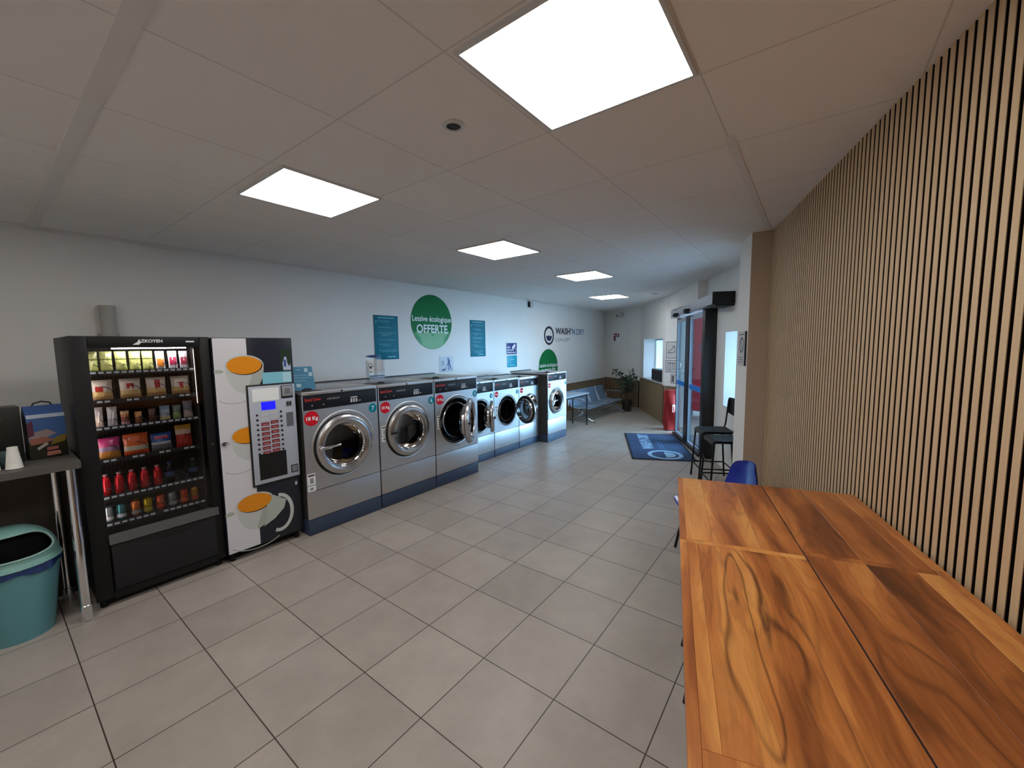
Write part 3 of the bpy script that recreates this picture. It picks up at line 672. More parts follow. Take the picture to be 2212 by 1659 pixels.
for i, xs in ((0, [.105, .175, .25, .32, .39, .458, .53, .595]), (1, [.14, .285, .425, .565]), (2, [.107, .175, .24, .308, .385, .455, .525, .595]), (3, [.14, .285, .425, .56]), (4, [.112, .18, .245, .313, .385, .457, .53, .60]), (5, [.108, .175, .25, .315, .387, .457, .528, .595])):
    for xx in xs: coil(xx, rows[i]-.002, .05 if i in (1, 3) else .028)

# snacks and drinks: each one a thing of its own, standing on the shelves
def at_v(x, y, z): return (VX+x, VY+y, z)
def bag(name, label, group, x, z, w_, h, cols, puff=.018, tilt=0, y=.075, band=None, cat='snack'):
    """a sealed pillow bag; cols = list of (fraction height, rgb) colour zones bottom to top"""
    b = mb(); n, m_ = 10, 14
    mats = [mat('pack_%d_%d_%d' % c, c, .35, coat=.3) for _, c in cols]
    for mm in mats: b.m(mm)
    for side in (-1, 1):
        V = []
        for i in range(n+1):
            row = []
            for j in range(m_+1):
                u, v_ = i/n, j/m_
                th = puff*(math.sin(PI*u)**.6)*(math.sin(PI*v_)**.45)
                wv = .0048*math.sin(u*13+x*40+v_*5)*math.sin(v_*12+x*60-u*6)
                ww = w_*(1-.05*math.sin(PI*v_))
                row.append(b.v(((u-.5)*ww, side*(th+wv*(th/puff)), v_*h)))
            V.append(row)
        for i in range(n):
            for j in range(m_):
                fr = (j+.5)/m_; k = 0
                for q, (lim, c) in enumerate(cols):
                    if fr <= lim: k = q; break
                else: k = len(cols)-1
                b.mi = b.mats.index(mats[k]); b.f([V[i][j], V[i+1][j], V[i+1][j+1], V[i][j+1]], True)
    if band:
        b.m(mat('pack_%d_%d_%d' % band[4], band[4], .4)); 
        b.box(band[0]*w_, band[1]*w_, -puff-.0015, -puff*.5, band[2]*h, band[3]*h, .001)
    bmesh.ops.remove_doubles(b.bm, verts=b.bm.verts[:], dist=1e-5)
    o = b.build(name, None, at_v(x, y+puff, z+.0005), (R(-6), 0, tilt)); tag(o, label, cat, group); return o
SN = 'snack bags and drinks inside the vending machine'
g1, g2 = (186, 196, 92), (206, 208, 128)
Y1 = 'yellow-green snack bag on the top vending shelf, '
for i, (xx, ss) in enumerate(((.105, 'far left'), (.175, 'second from left'), (.25, 'third from left'), (.32, 'fourth from left'), (.39, 'next to the white and orange pack'))):
    bag('snack_bag', Y1+ss, SN, xx, rows[0], .060, .140, [(.12, g1), (.6, g2), (.64, (120, 130, 60)), (1, (212, 214, 140))], tilt=R(random.uniform(-14, 14)))
bag('snack_pack', 'white pack with orange square on the top shelf of the vending machine', SN, .458, rows[0], .052, .138, [(1, (235, 232, 235))], .012, band=(-.36, .36, .18, .60, (226, 130, 32)))
bag('snack_pack', 'white pack with pink square on the top shelf beside the orange one', SN, .53, rows[0], .054, .138, [(1, (232, 226, 232))], .012, band=(-.36, .36, .25, .66, (184, 40, 84)))
bag('snack_pack', 'white pack with dark pink square, rightmost on the top shelf', SN, .595, rows[0], .052, .136, [(1, (228, 222, 228))], .012, band=(-.36, .36, .25, .66, (150, 30, 66)))
cr = [(.22, (196, 150, 96)), (.4, (226, 190, 120)), (1, (238, 222, 204))]
for xx, ss, bd in ((.14, 'leftmost', (-.28, .05, .42, .68)), (.285, 'second from left', (-.2, .14, .5, .76)), (.425, 'third from left', (-.1, .16, .42, .86)), (.565, 'rightmost', (-.1, .12, .35, .66))):
    bag('cookie_bag', 'cream bag of cookies with red mark, %s on the second vending shelf' % ss, SN, xx, rows[1]+.002, .112, .14, cr, .026, band=bd+((196, 44, 40),))
third = [((.107), .052, .14, [(.3, (222, 190, 176)), (.6, (230, 214, 200)), (1, (210, 196, 196))], 'white and pink bar leftmost on the third vending shelf'),
         (.175, .05, .135, [(.4, (190, 184, 184)), (1, (214, 208, 206))], 'silver-white bar second on the third vending shelf'),
         (.24, .045, .10, [(.2, (220, 180, 190)), (.6, (164, 90, 80)), (.8, (206, 120, 70)), (1, (230, 190, 140))], 'brown and pink bar third on the third vending shelf'),
         (.308, .038, .085, [(.6, (150, 90, 60)), (1, (214, 150, 90))], 'small copper-coloured bar, fourth on the third vending shelf'),
         (.385, .040, .10, [(1, (92, 52, 40))], 'dark brown bar in the middle of the third vending shelf'),
         (.455, .058, .11, [(.25, (214, 200, 140)), (.7, (168, 180, 190)), (1, (120, 150, 176))], 'pale blue snack bag on the third vending shelf'),
         (.525, .048, .105, [(.5, (150, 180, 110)), (1, (120, 130, 122))], 'green-bottomed clear bag on the third vending shelf'),
         (.595, .058, .13, [(.4, (190, 170, 160)), (1, (110, 112, 122))], 'silver zip bag rightmost on the third vending shelf')]
for xx, ww, hh, cc, lb in third: bag('snack_bar', lb, SN, xx, rows[2]+.001, ww, hh, cc, .014, tilt=R(random.uniform(-15, 15)))
bag('candy_bag', 'pink and gold candy bag leftmost on the fourth vending shelf', SN, .14, rows[3]+.002, .125, .145, [(.35, (196, 130, 60)), (.55, (150, 120, 150)), (1, (206, 54, 124))], .026)
bag('candy_bag', 'orange candy bag second on the fourth vending shelf', SN, .285, rows[3]+.002, .135, .15, [(.2, (214, 80, 34)), (.45, (200, 190, 160)), (1, (214, 92, 34))], .026)
bag('candy_bag', 'blue candy bag third on the fourth vending shelf', SN, .425, rows[3]+.002, .12, .13, [(.38, (90, 92, 96)), (.5, (190, 190, 196)), (1, (24, 74, 150))], .024, band=(-.35, .3, .66, .82, (206, 90, 120)))
bag('candy_bag', 'red and yellow bag rightmost on the fourth vending shelf', SN, .558, rows[3]+.002, .10, .17, [(.55, (176, 40, 34)), (.75, (204, 170, 150)), (1, (206, 150, 50))], .022)
def can(name, label, x, z, h, r, rgb, rgb2, cat='can', bottle=False, clear=False):
    t = thing(name, label, cat, at_v(x, .085+r, z+.0005), 0, SN)
    body = glassy('clear_bottle_plastic', (.75, .8, .85), .08, .05) if clear else mat('can_%d_%d_%d' % rgb, rgb, .22, .55)
    b = mb(body, True)
    if bottle: b.lathe([(0, 0), (r*.9, 0), (r, .008), (r, h*.55), (r*.86, h*.66), (r*.95, h*.75), (r*.42, h*.90), (r*.42, h*.93), (0, h*.93)], n=24)
    else: b.lathe([(0, .002), (r*.80, 0), (r, .010), (r, h-.012), (r*.82, h-.002), (r*.78, h-.004), (0, h-.004)], n=24)
    b.build('body', t)
    b = mb(mat('can_%d_%d_%d' % rgb2, rgb2, .35, .2), True)
    if bottle: b.cyl((0, 0, h*.93), (0, 0, h), r*.46, n=20); b.build('cap', t)
    else: b.lathe([(r*1.004, .014), (r*1.008, .016), (r*1.008, h*.36), (r*1.004, h*.365)], n=24); b.build('label_band', t)
    if bottle:
        b = mb(mat('can_%d_%d_%d' % rgb, rgb, .22, .2) if not clear else mat('bottle_label_blue', (40, 60, 110), .4), True); b.lathe([(r*1.004, h*.30), (r*1.01, h*.31), (r*1.01, h*.52), (r*1.004, h*.53)], n=24); b.build('label_band', t)
red5 = (200, 22, 34)
for xx, ss, bt in ((.112, 'leftmost', 0), (.18, 'second', 0), (.245, 'third', 0), (.313, 'fourth', 0), (.385, 'fifth', 0)):
    can('drink_bottle', 'red drink bottle, %s from the left on the fifth vending shelf' % ss, xx, rows[4]+.004, .145, .0265, red5, (190, 150, 150), 'bottle', bottle=True)
can('water_bottle', 'small clear bottle with blue cap beside the red bottles', .457, rows[4]+.004, .15, .027, (60, 70, 90), (30, 60, 150), 'bottle', True, True)
can('water_bottle', 'clear bottle standing alone, rightmost on the fifth vending shelf', .60, rows[4]+.004, .145, .027, (60, 70, 90), (90, 110, 130), 'bottle', True, True)
for xx, c1, c2, lb in ((.108, (150, 156, 158), (205, 205, 205), 'silver can leftmost on the bottom vending shelf'), (.175, (60, 130, 136), (200, 205, 205), 'teal and silver can second on the bottom vending shelf'),
                       (.25, (216, 112, 36), (150, 150, 150), 'orange can third on the bottom vending shelf'), (.315, (206, 176, 24), (180, 160, 40), 'yellow can fourth on the bottom vending shelf'),
                       (.387, (208, 84, 36), (190, 60, 40), 'red-orange can fifth on the bottom vending shelf'), (.457, (130, 134, 140), (160, 164, 170), 'grey silver can sixth on the bottom vending shelf'),
                       (.528, (206, 70, 34), (210, 100, 50), 'bright orange-red can seventh on the bottom vending shelf'), (.595, (180, 120, 34), (190, 60, 40), 'golden brown can rightmost on the bottom vending shelf')):
    can('drink_can', lb, xx, rows[5]+.004, .105, .0255, c1, c2)

# ------------------------------------------------------------------ coffee machine
cfm = thing('coffee_machine', 'tall hot drinks vending machine with coffee cup pictures on its door', 'vending machine', (.436, .06, 0))
CW, CH = .592, 1.818
b = mb(VEND); b.box(0, CW, .02, .72, .07, CH-.004, .004); b.build('cabinet', cfm)
b = mb(BLACKM); b.box(.02, CW-.02, .065, .66, .005, .07); b.build('base', cfm)
for xx in (.04, CW-.04): b = mb(BLACKM, True); b.cyl((xx, .04, 0), (xx, .04, .07), .02, n=14); b.build('foot', cfm)
DK = mat('dark_blue_door_print', (26, 31, 44), .3); WH = mat('white_door_print', (214, 212, 216), .3); CUPW = mat('cup_print_white', (196, 198, 196), .35); CUPS = mat('cup_print_shade', (168, 173, 165), .35); COF = mat('coffee_print_orange', (226, 140, 20), .35)
b = mb(DK); b.box(0, CW, -.012, .02, .075, CH, .004); cd = b.build('door', cfm)
b = mb(WH); b.box(.004, .235, -.0128, -.0121, .08, 1.812); b.build('white_print', cd)
def cup(cx, cz, rx, rz, name='cup_picture', clip=None):
    b = mb(CUPW); yy = -.0130
    pts = [(cx+rx*1.1*math.cos(PI+PI*i/20), cz-.005+(rz*3.0)*math.sin(PI+PI*i/20)) for i in range(21)]
    b.prism(pts, 'y', yy-.0003, yy)
    b.m(CUPS); b.prism([(cx+rx*1.1*math.cos(-PI/2+PI/2*i/10), cz-.005+(rz*3.0)*math.sin(-PI/2+PI/2*i/10)) for i in range(11)] + [(cx+rx*.55, cz-.005)], 'y', yy-.0006, yy-.0003) if clip is None else None
    b.m(CUPW).ell(cx, cz, rx*1.1, rz*1.12, yy-.0007, t=.0003)
    b.m(mat('rim_shadow_print', (58, 36, 26), .4)).ell(cx+.004, cz-.004, rx*1.0, rz*.98, yy-.0011, t=.0003)
    b.m(COF).ell(cx-.002, cz+.002, rx*.985, rz*.96, yy-.0015, t=.0003)
    b.m(CUPS); b.ell(cx-rx*1.42, cz-rz*.55, rx*.26, rz*.2, yy-.0007, t=.0003)
    b.build(name, cd)
cup(.213, 1.594, .128, .075)
cup(.205, 1.022, .118, .068, clip=1)
cup(.216, .448, .13, .075)
b = mb(CUPS)
def arc(cx, cz, rx, rz, wd, a0, a1, y=-.0135, n=30):
    o_ = [(cx+rx*math.cos(a0+(a1-a0)*i/n), cz+rz*math.sin(a0+(a1-a0)*i/n)) for i in range(n+1)]
    i_ = [(cx+(rx-wd)*math.cos(a0+(a1-a0)*i/n), cz+(rz-wd)*math.sin(a0+(a1-a0)*i/n)) for i in range(n, -1, -1)]
    b.prism(o_+i_, 'y', y-.0004, y)
arc(.13, 1.36, .13, .07, .006, PI*1.15, PI*1.9); b.build('saucer_picture', cd)
b = mb(CUPS); arc(.13, .78, .12, .06, .006, PI*1.15, PI*1.9); b.build('saucer_picture', cd)
b = mb(CUPS); arc(.22, .20, .24, .15, .008, PI*1.2, PI*1.75)
b.m(CUPW); arc(.40, .30, .12, .17, .03, -PI*.62, PI*.5, -.0138)
b.m(mat('cup_print_mid', (176, 184, 176), .35)); b.prism([(.30, .44), (.36, .47), (.46, .40), (.44, .33), (.36, .26), (.27, .22), (.31, .32)], 'y', -.0146, -.0142)
b.build('saucer_picture', cd)
b = mb(BLACK); b.box(.208, .590, -.022, -.0121, .575, 1.432, .004); kp = b.build('selection_panel', cd)
b = mb(GREY); b.box(.220, .586, -.028, -.0222, .592, 1.418, .003); fp = b.build('fascia', kp)
yy = -.0285
b = mb(PRINTW); b.box(.245, .452, yy-.002, yy, 1.290, 1.398); b.build('notice_card', fp)
b = mb(mat('blue_lcd_screen', (20, 20, 240), .3)); _b = _m['blue_lcd_screen'].node_tree.nodes['Principled BSDF']; _b.inputs['Emission Color'].default_value = (.01, .01, 1, 1); _b.inputs['Emission Strength'].default_value = .8
b.box(.308, .418, yy-.002, yy, 1.215, 1.283); b.build('display', fp)
for i in range(9):
    for sx in (0, 1):
        zz = 1.178-.041*i+.008*sx
        b = mb(mat('pale_card_print', (190, 194, 198), .4) if i < 2 else mat('maroon_card_print', (128, 52, 56), .4)); b.box(.298+.074*sx, .360+.074*sx, yy-.0015, yy, zz-.014, zz+.014)
        if i >= 2: b.m(mat('rose_card_print', (176, 110, 108), .4)).box(.310+.074*sx, .350+.074*sx, yy-.002, yy-.0015, zz-.008, zz+.002)
        b.build('drink_card', fp)
        b = mb(BLACK, True); xx = .270 if sx == 0 else .458; b.cyl((xx, yy, zz), (xx, yy-.006, zz), .0085, n=14); b.build('select_button', fp)
b = mb(BLACK); b.box(.262, .480, yy-.0015, yy, .625, .845); b.build('cup_hatch', fp)
b = mb(mat('hatch_grey', (120, 126, 134), .4)); b.box(.520, .568, yy-.004, yy, .635, .690, .002); b.m(BLACK).box(.514, .573, yy-.002, yy, .628, .697); b.build('coin_return', fp)
b = mb(mat('coin_unit_grey', (150, 152, 158), .35)); b.box(.476, .560, yy-.014, yy, 1.315, 1.405, .004); b.m(GREYD).box(.495, .540, yy-.018, yy-.014, 1.34, 1.385, .002); b.m(BLACK).box(.470, .566, yy-.004, yy, 1.300, 1.410); b.build('coin_slot_unit', fp)
b = mb(GREYD); b.box(.506, .552, yy-.003, yy, 1.225, 1.27, .002); b.m(BLACK).box(.512, .524, yy-.0045, yy-.003, 1.235, 1.262); b.box(.534, .546, yy-.0045, yy-.003, 1.235, 1.262); b.build('key_slot', fp)
b = mb(GREYD); b.box(.500, .560, yy-.001, yy, 1.045, 1.170); b.m(mat('instruction_line', (60, 62, 66), .5))
for i in range(7): b.prism([(.504, 1.060+.016*i), (.556, 1.052+.016*i+.012), (.556, 1.056+.016*i+.012), (.504, 1.064+.016*i)], 'y', yy-.0016, yy-.001)
b.build('instruction_plate', fp)
b = mb(mat('pale_blue_sticker', (130, 196, 214), .3)); b.box(.338, .572, -.0145, -.0121, 1.432, 1.528); b.m(mat('paler_blue_sticker', (176, 216, 226), .3)).box(.50, .570, -.0149, -.0145, 1.44, 1.52); b.build('blue_notice', cd)
b = mb(mat('photo_green', (34, 52, 34), .4)); b.box(.492, .574, -.0128, -.0121, 1.535, 1.722); b.m(mat('photo_white', (180, 190, 214), .4))
b.prism([(.505, 1.60), (.525, 1.66), (.54, 1.65), (.545, 1.60), (.56, 1.57), (.572, 1.60), (.572, 1.54), (.51, 1.54)], 'y', -.0134, -.0128); b.m(mat('photo_blue', (60, 84, 150), .4)).box(.515, .535, -.0138, -.0134, 1.57, 1.63); b.build('picture_sticker', cd)
b = mb(CHROME, True); b.cyl((.03, -.012, .984), (.03, -.026, .984), .015, n=20); b.tube([(.03, -.03, .984), (.06, -.03, .975)], .005, 8); b.build('door_lock', cd)
b = mb(GREY); b.box(.545, .565, -.0135, -.012, .505, .535); b.build('small_badge', cd)

# ------------------------------------------------------------------ items on the washing machines
t = thing('leaflet_display', 'blue slanted notice stand on top of washing machine 7', 'display stand', (1.155, .135, 1.340), R(-6))
b = mb(mat('blue_notice_card', (70, 128, 160), .3)); b.prism([(.0, .0), (.012, .0), (.085, .215), (.073, .215)], 'x', -.095, .105); b.build('board', t)
b = mb(mat('pale_notice_print', (170, 200, 212), .4))
def onb(u0, u1, v0, v1): b.prism([(v*.34-.0012, v) for v in (v0, v1)] + [(v*.34-.003, v) for v in (v1, v0)], 'x', u0, u1)
onb(.03, .062, .165, .200); onb(.065, .095, .125, .160); onb(-.04, .0, .185, .190); onb(-.08, .07, .112, .115); onb(-.07, .03, .085, .088); onb(-.06, -.02, .03, .06); onb(-.085, .08, .135, .138)
b.build('print', t)
b = mb(BLACKM); b.box(-.06, .07, .075, .12, 0, .10); b.build('support', t)
t = thing('leaflet_holder', 'clear acrylic leaflet holder with white card, between washing machines 7 and 6', 'holder', (2.035, .30, 1.341), 0)
ACR = glassy('acrylic', (.96, .97, .98), .03, .05)
b = mb(ACR); b.box(-.10, .10, .03, .034, 0, .30); b.box(-.10, .10, -.03, -.027, 0, .11); b.box(-.10, -.097, -.03, .034, 0, .24); b.box(.097, .10, -.03, .034, 0, .24); b.box(-.002, .002, -.03, .034, 0, .30); b.box(-.10, .10, -.03, .034, 0, .004); b.build('holder_shell', t)
b = mb(mat('card_white', (222, 224, 224), .5)); b.box(-.094, -.006, .012, .015, .09, .25); b.m(mat('card_pale', (196, 200, 206), .5)).box(.006, .094, .012, .015, .06, .25); b.build('leaflet', t)
b = mb(mat('card_green_print', (70, 110, 104), .5)); b.lathe([(.020, .0115), (.020, .0108), (.027, .0108), (.027, .0115)], (-.05, 0, .185), 'y', 28); b.ell(-.05, .165, .014, .018, .0114, t=.0006); b.box(-.07, -.03, .0105, .0115, .11, .118); b.build('leaflet_print', t)
b = mb(mat('holder_navy_print', (30, 44, 100), .4)); b.prism([(-.10+.2*i/16, .284-.014*math.sin(PI*i/16)) for i in range(17)]+[(.10-.2*i/16, .290+.012*math.sin(PI*i/16)) for i in range(17)], 'y', .026, .029); b.build('holder_header', t)
b = mb(mat('holder_slate_print', (80, 92, 130), .4)).box(-.097, .097, -.0315, -.0302, .060, .075); b.m(mat('holder_grey_print', (146, 152, 168), .4)).box(-.097, .097, -.0315, -.0302, 0.004, .045); b.build('holder_print', t)

# ------------------------------------------------------------------ signs on the left wall (y = 1.48)
def sign(name, label, x, z, w_, h, m_, cat='sign', t_=.004, y=1.48):
    b = mb(m_); b.box(0, w_, -t_, 0, 0, h, .0008); o = b.build(name, None, (x, y-.0006, z)); tag(o, label, cat); return o
def child(b, name, o): return b.build(name, o)
def poster(x, z, w_, h, label, seed):
    o = sign('poster', label, x, z, w_, h, PTEAL, 'poster'); rnd = random.Random(seed); b = mb(LTEAL); yy = -.0042
    q = w_*.16; 
    while q < w_*.82:
        l = rnd.uniform(.018, .04); b.box(q, min(q+l, w_*.84), yy-.0006, yy, h*.935, h*.958); q += l+.007
    zz = h*.88
    while zz > h*.16:
        b.box(w_*.20, w_*.235, yy-.0006, yy, zz-.006, zz+.008)
        for k in range(rnd.choice((1, 2, 2, 3))):
            q = w_*.28; end = w_*rnd.uniform(.5, .95)
            while q < end:
                l = rnd.uniform(.01, .03); b.box(q, q+l, yy-.0005, yy, zz-.0025, zz+.0025); q += l+.006
            zz -= .02
        zz -= rnd.uniform(.035, .06)
    b.lathe([(0, yy-.0006), (.013, yy-.0006), (.013, yy)], (w_*.09, 0, h*.855), 'y', 20)
    b.box(w_*.5, w_*.86, yy-.0006, yy, h*.05, h*.072); child(b, 'print', o)
    b = mb(mat('poster_edge', (10, 66, 84), .4)); b.box(0, .006, -.006, 0, 0, h); b.box(.006, w_, -.006, 0, h-.006, h); child(b, 'edge', o)
poster(2.845, 1.545, .425, .65, 'larger teal text poster on the wall above washing machine 6', 3)
poster(4.88, 1.53, .43, .68, 'narrower-looking teal text poster to the right of the green round sign', 5)
PALEG = mat('pale_green_print', (120, 178, 126), .5); MIDG = mat('mid_green_print', (40, 140, 76), .5)
def disc(x, z, r, label, txt2):
    b = mb(GREEN); b.cyl((0, 0, 0), (0, -.004, 0), r, n=80); o = b.build('round_sign', None, (x, 1.4794, z)); tag(o, label, 'sign')
    b = mb(PALEG); n = 36; a0, a1 = PI+.42, 2*PI-.42
    pts = [(r*.985*math.cos(a0+(a1-a0)*i/n), r*.985*math.sin(a0+(a1-a0)*i/n)) for i in range(n+1)]
    top = [(r*.9*(1-2*i/24), -r*.36+r*.05*math.sin(i*1.3)+r*.03*math.cos(i*2.9)) for i in range(25)]
    b.prism(pts+[p for p in top if abs(p[0]) < r*.88], 'y', -.0046, -.0041); child(b, 'meadow_print', o)
    b = mb(MIDG)
    for s_ in (-1, 1): b.prism([(s_*r*.92, -r*.33), (s_*r*.78, -r*.60), (s_*r*.5, -r*.82), (s_*r*.62, -r*.55), (s_*r*.8, -r*.40)], 'y', -.0052, -.0047)
    b.prism([(-r*.12, -r*.38), (0, -r*.52), (r*.14, -r*.37), (r*.02, -r*.44)], 'y', -.0052, -.0047); child(b, 'leaf_print', o)
    b = mb(PRINTW); b.text('Lessive écologique', 0, -.0041, r*.02, r*.20, r*1.90, bold=.015); child(b, 'lettering', o)
    b = mb(PRINTW); b.text('OFFERTE', 0, -.0053, -r*.40, r*.30, r*1.52, bold=.02); child(b, 'lettering', o)
disc(3.966, 2.133, .446, 'large green round sign reading Lessive écologique OFFERTE, fully visible', 1)
disc(7.62, 1.205, .43, 'green round sign half hidden behind washing machine 1', 1)
o = sign('pictogram_card', 'small white card with blue figure beside the green round sign, above machine 5', 4.095, 1.288, .34, .272, mat('card_grey_white', (206, 210, 218), .5))
b = mb(mat('blue_ink_print', (50, 72, 130), .5)); yy = -.0045
b.prism([(.19, .245), (.215, .25), (.23, .225), (.255, .19), (.25, .15), (.29, .03), (.27, .03), (.235, .12), (.225, .03), (.205, .03), (.215, .14), (.17, .09), (.165, .10), (.20, .17), (.195, .20)], 'y', yy-.0006, yy)
b.prism([(.10, .03), (.17, .10), (.15, .05), (.13, .03)], 'y', yy-.0006, yy); b.prism([(.05, .03), (.09, .06), (.12, .05), (.11, .02), (.05, .02)], 'y', yy-.0006, yy)
for i in range(4): b.box(.05, .12-.01*(i % 2), yy-.0005, yy, .12+.022*i, .128+.022*i)
child(b, 'print', o)
o = sign('notice', 'dark blue video surveillance notice with white camera symbol on the left wall', 5.975, 1.548, .355, .235, NAVY)
b = mb(PRINTW); yy = -.0045; b.M = Matrix.Translation((.255, 0, .165)) @ Matrix.Rotation(R(-38), 4, 'Y')
b.box(-.07, .06, yy-.0006, yy, -.028, .028, 0); b.M = Matrix(); b.prism([(.27, .15), (.285, .15), (.335, .08), (.32, .08)], 'y', yy-.0006, yy); child(b, 'camera_symbol', o)
b = mb(PRINTW); b.text('SITE', .075, yy, .130, .030, .09, bold=.03); b.text('SOUS VIDÉO', .135, yy, .075, .028, .235, bold=.03); b.text('SURVEILLANCE', .170, yy, .022, .030, .31, bold=.03); child(b, 'lettering', o)
o = sign('notice', 'small bright teal notice directly below the dark blue one', 5.99, 1.277, .35, .245, mat('bright_teal_print', (0, 150, 176), .4))
b = mb(LTEAL); b.box(.12, .24, yy-.0005, yy, .155, .172); b.box(.165, .18, yy-.0005, yy, .19, .215); b.box(.10, .27, yy-.0005, yy, .030, .052); child(b, 'print', o)
# wall logo
t = thing('wall_logo', 'WASH\'N DRY CONCEPT lettering with round drum emblem on the left wall', 'logo', (7.65, 1.4794, 1.955))
b = mb(PRINTK); b.lathe([(.172, -.0002), (.172, -.004), (.222, -.004), (.222, -.0002)], (0, 0, 0), 'y', 64); b.build('ring', t)
b = mb(mat('drum_navy', (10, 18, 70), .4)); pts = [(.128*math.cos(PI+.0+PI*i/24), .128*math.sin(PI+PI*i/24)) for i in range(25)]
wv = [(.128-.256*i/24, .010*math.cos(i*PI/4)-.004) for i in range(1, 24)]
b.prism(pts+wv, 'y', -.004, -.0002); b.build('water_symbol', t)
b = mb(PRINTK); b.text("WASH'", .70, -.002, .045, .150, .80, bold=.03); b.build('lettering', t)
b = mb(mat('steel_blue_print', (44, 108, 150), .4)); b.text("N DRY", 1.48, -.002, .045, .150, .70, bold=.02); b.build('lettering', t)
b = mb(mat('grey_letter_print', (110, 116, 128), .5)); b.text('CONCEPT', .66, -.002, -.140, .085, .76, bold=-.005); b.build('lettering', t)

# small wall devices
t = thing('wall_sensor', 'small white box with dark side high on the left wall', 'sensor', (6.83, 1.48, 2.56))
b = mb(WHITE2); b.box(-.06, .06, -.07, -.0005, 0, .13, .008); b.build('case', t)
b = mb(BLACK); b.box(-.066, -.0602, -.066, -.005, .01, .125); b.build('dark_side', t)
t = thing('duct_pipe', 'short grey vertical pipe on the wall above the snack vending machine', 'pipe', (.085, 1.40, 1.35))
b = mb(mat('grey_pipe_plastic', (176, 174, 168), .5), True); b.cyl((0, 0, 0), (0, 0, .775), .055, n=28); b.build('pipe', t)
b = mb(mat('grey_pipe_plastic', (176, 174, 168), .5)); b.box(-.07, .07, .05, .079, .5, .53); b.build('bracket', t)
b = mb(BLACK); b.box(.056, .085, -.02, .02, .44, .50); b.build('valve', t)
# far wall: panel, sign, camera
t = thing('access_panel', 'large flush white panel on the far end wall behind the plant', 'panel', MF @ Vector((.06, -.0005, 1.02)), math.atan2(.12-1.48, 10.1-10.85))
b = mb(WHITE); b.box(0, .92, -.012, -.0005, 0, 1.30, .003); b.build('board', t)
t = thing('wall_sign', 'small red and white safety sign on the far end wall panel', 'sign', MF @ Vector((.43, -.014, 1.82)), math.atan2(.12-1.48, 10.1-10.85))
b = mb(PRINTW); b.box(0, .27, -.003, 0, 0, .235); b.build('plate', t)
b = mb(mat('maroon_print', (120, 40, 48), .5)); b.box(.015, .255, -.0036, -.0031, .115, .222); b.box(.015, .10, -.0036, -.0031, .015, .115); b.m(PRINTW); b.prism([(.13, .13), (.19, .13), (.21, .20), (.17, .21)], 'y', -.0042, -.0037); b.box(.04, .09, -.0042, -.0037, .14, .19); b.build('print', t)
t = thing('dome_camera', 'small white security camera with black eye in the far ceiling corner', 'camera', MF @ Vector((.80, -.001, 2.56)), math.atan2(.12-1.48, 10.1-10.85))
b = mb(WHITE2, True); b.cyl((0, 0, 0), (0, -.05, 0), .07, n=24); b.cyl((0, -.05, -.01), (-.04, -.16, -.03), .045, .05, n=20); b.build('housing', t)
b = mb(BLACK, True); b.cyl((-.04, -.1605, -.03), (-.042, -.165, -.031), .042, n=20); b.build('lens', t)
# evacuation plans on the return wall
def plan(x0, x1, z0, z1, label, kind):
    t = thing('safety_plan', label, 'poster', MC @ Vector((x0, -.0006, z0)), math.atan2(P4[1]-P3[1], P4[0]-P3[0]))
    w_, h = x1-x0, z1-z0
    b = mb(mat('paper_white', (206, 204, 204), .5)); b.box(0, w_, -.003, 0, 0, h); b.build('sheet', t)
    b = mb(mat('ink_grey', (104, 96, 100), .5)); yy = -.0034; e = .012
    for q in ((0, w_, 0, e), (0, w_, h-e, h), (0, e, e, h-e), (w_-e, w_, e, h-e)): b.box(q[0], q[1], yy-.0005, yy, q[2], q[3])
    if kind == 0:
        b.prism([(.05, .11), (.08, .17), (.14, .19), (.18, .26), (.22, .27), (.24, .13), (.05, .10)][:7], 'y', yy-.0005, yy); b.m(mat('paper_white', (206, 204, 204), .5)); b.prism([(.07, .12), (.09, .16), (.15, .18), (.19, .24), (.21, .24), (.225, .14)], 'y', yy-.001, yy-.0005)
    elif kind == 1:
        for xx in (.06, .12, .18, .235): b.box(xx, xx+.012, yy-.0005, yy, .05, h-.05)
        b.box(.06, .24, yy-.0005, yy, h-.07, h-.055); b.box(.06, .15, yy-.0005, yy, .05, .062)
    else: b.box(.03, .09, yy-.0005, yy, .03, h-.03)
    b.build('plan_print', t)
plan(.035, .33, 1.42, 1.77, 'upper white plan sheet with curved outline beside the glass door', 0)
plan(.03, .33, 1.125, 1.385, 'middle plan sheet with dark room outlines beside the glass door', 1)
plan(.17, .34, .90, 1.09, 'lowest small plan sheet just above the slatted strip by the door', 2)
# no-smoking sign on the pier
pa = math.atan2(-3.137+3.0, 3.654-4.012)
t = thing('no_smoking_sign', 'white sheet with crossed circle symbol on the white pier by the slatted wall', 'sign', Vector((3.935, -3.028, 1.51))+Vector((-.137, .358, 0)).normalized()*.002, pa)
b = mb(mat('paper_white', (206, 204, 204), .5)); b.box(0, .262, -.006, 0, 0, .325); b.build('sheet', t)
b = mb(mat('ink_grey', (104, 96, 100), .5)); b.lathe([(.055, -.0062), (.055, -.0072), (.075, -.0072), (.075, -.0062)], (.135, 0, .195), 'y', 36); b.prism([(.09, .235), (.10, .245), (.18, .155), (.17, .145)], 'y', -.0072, -.0062); b.box(.03, .21, -.0068, -.0062, .29, .30)
for i in range(3): b.box(.04, .2, -.0068, -.0062, .03+.022*i, .036+.022*i)
b.build('symbol', t)
b = mb(PRINTK); b.box(.262, .272, -.012, 0, 0, .325); b.build('frame_edge', t)
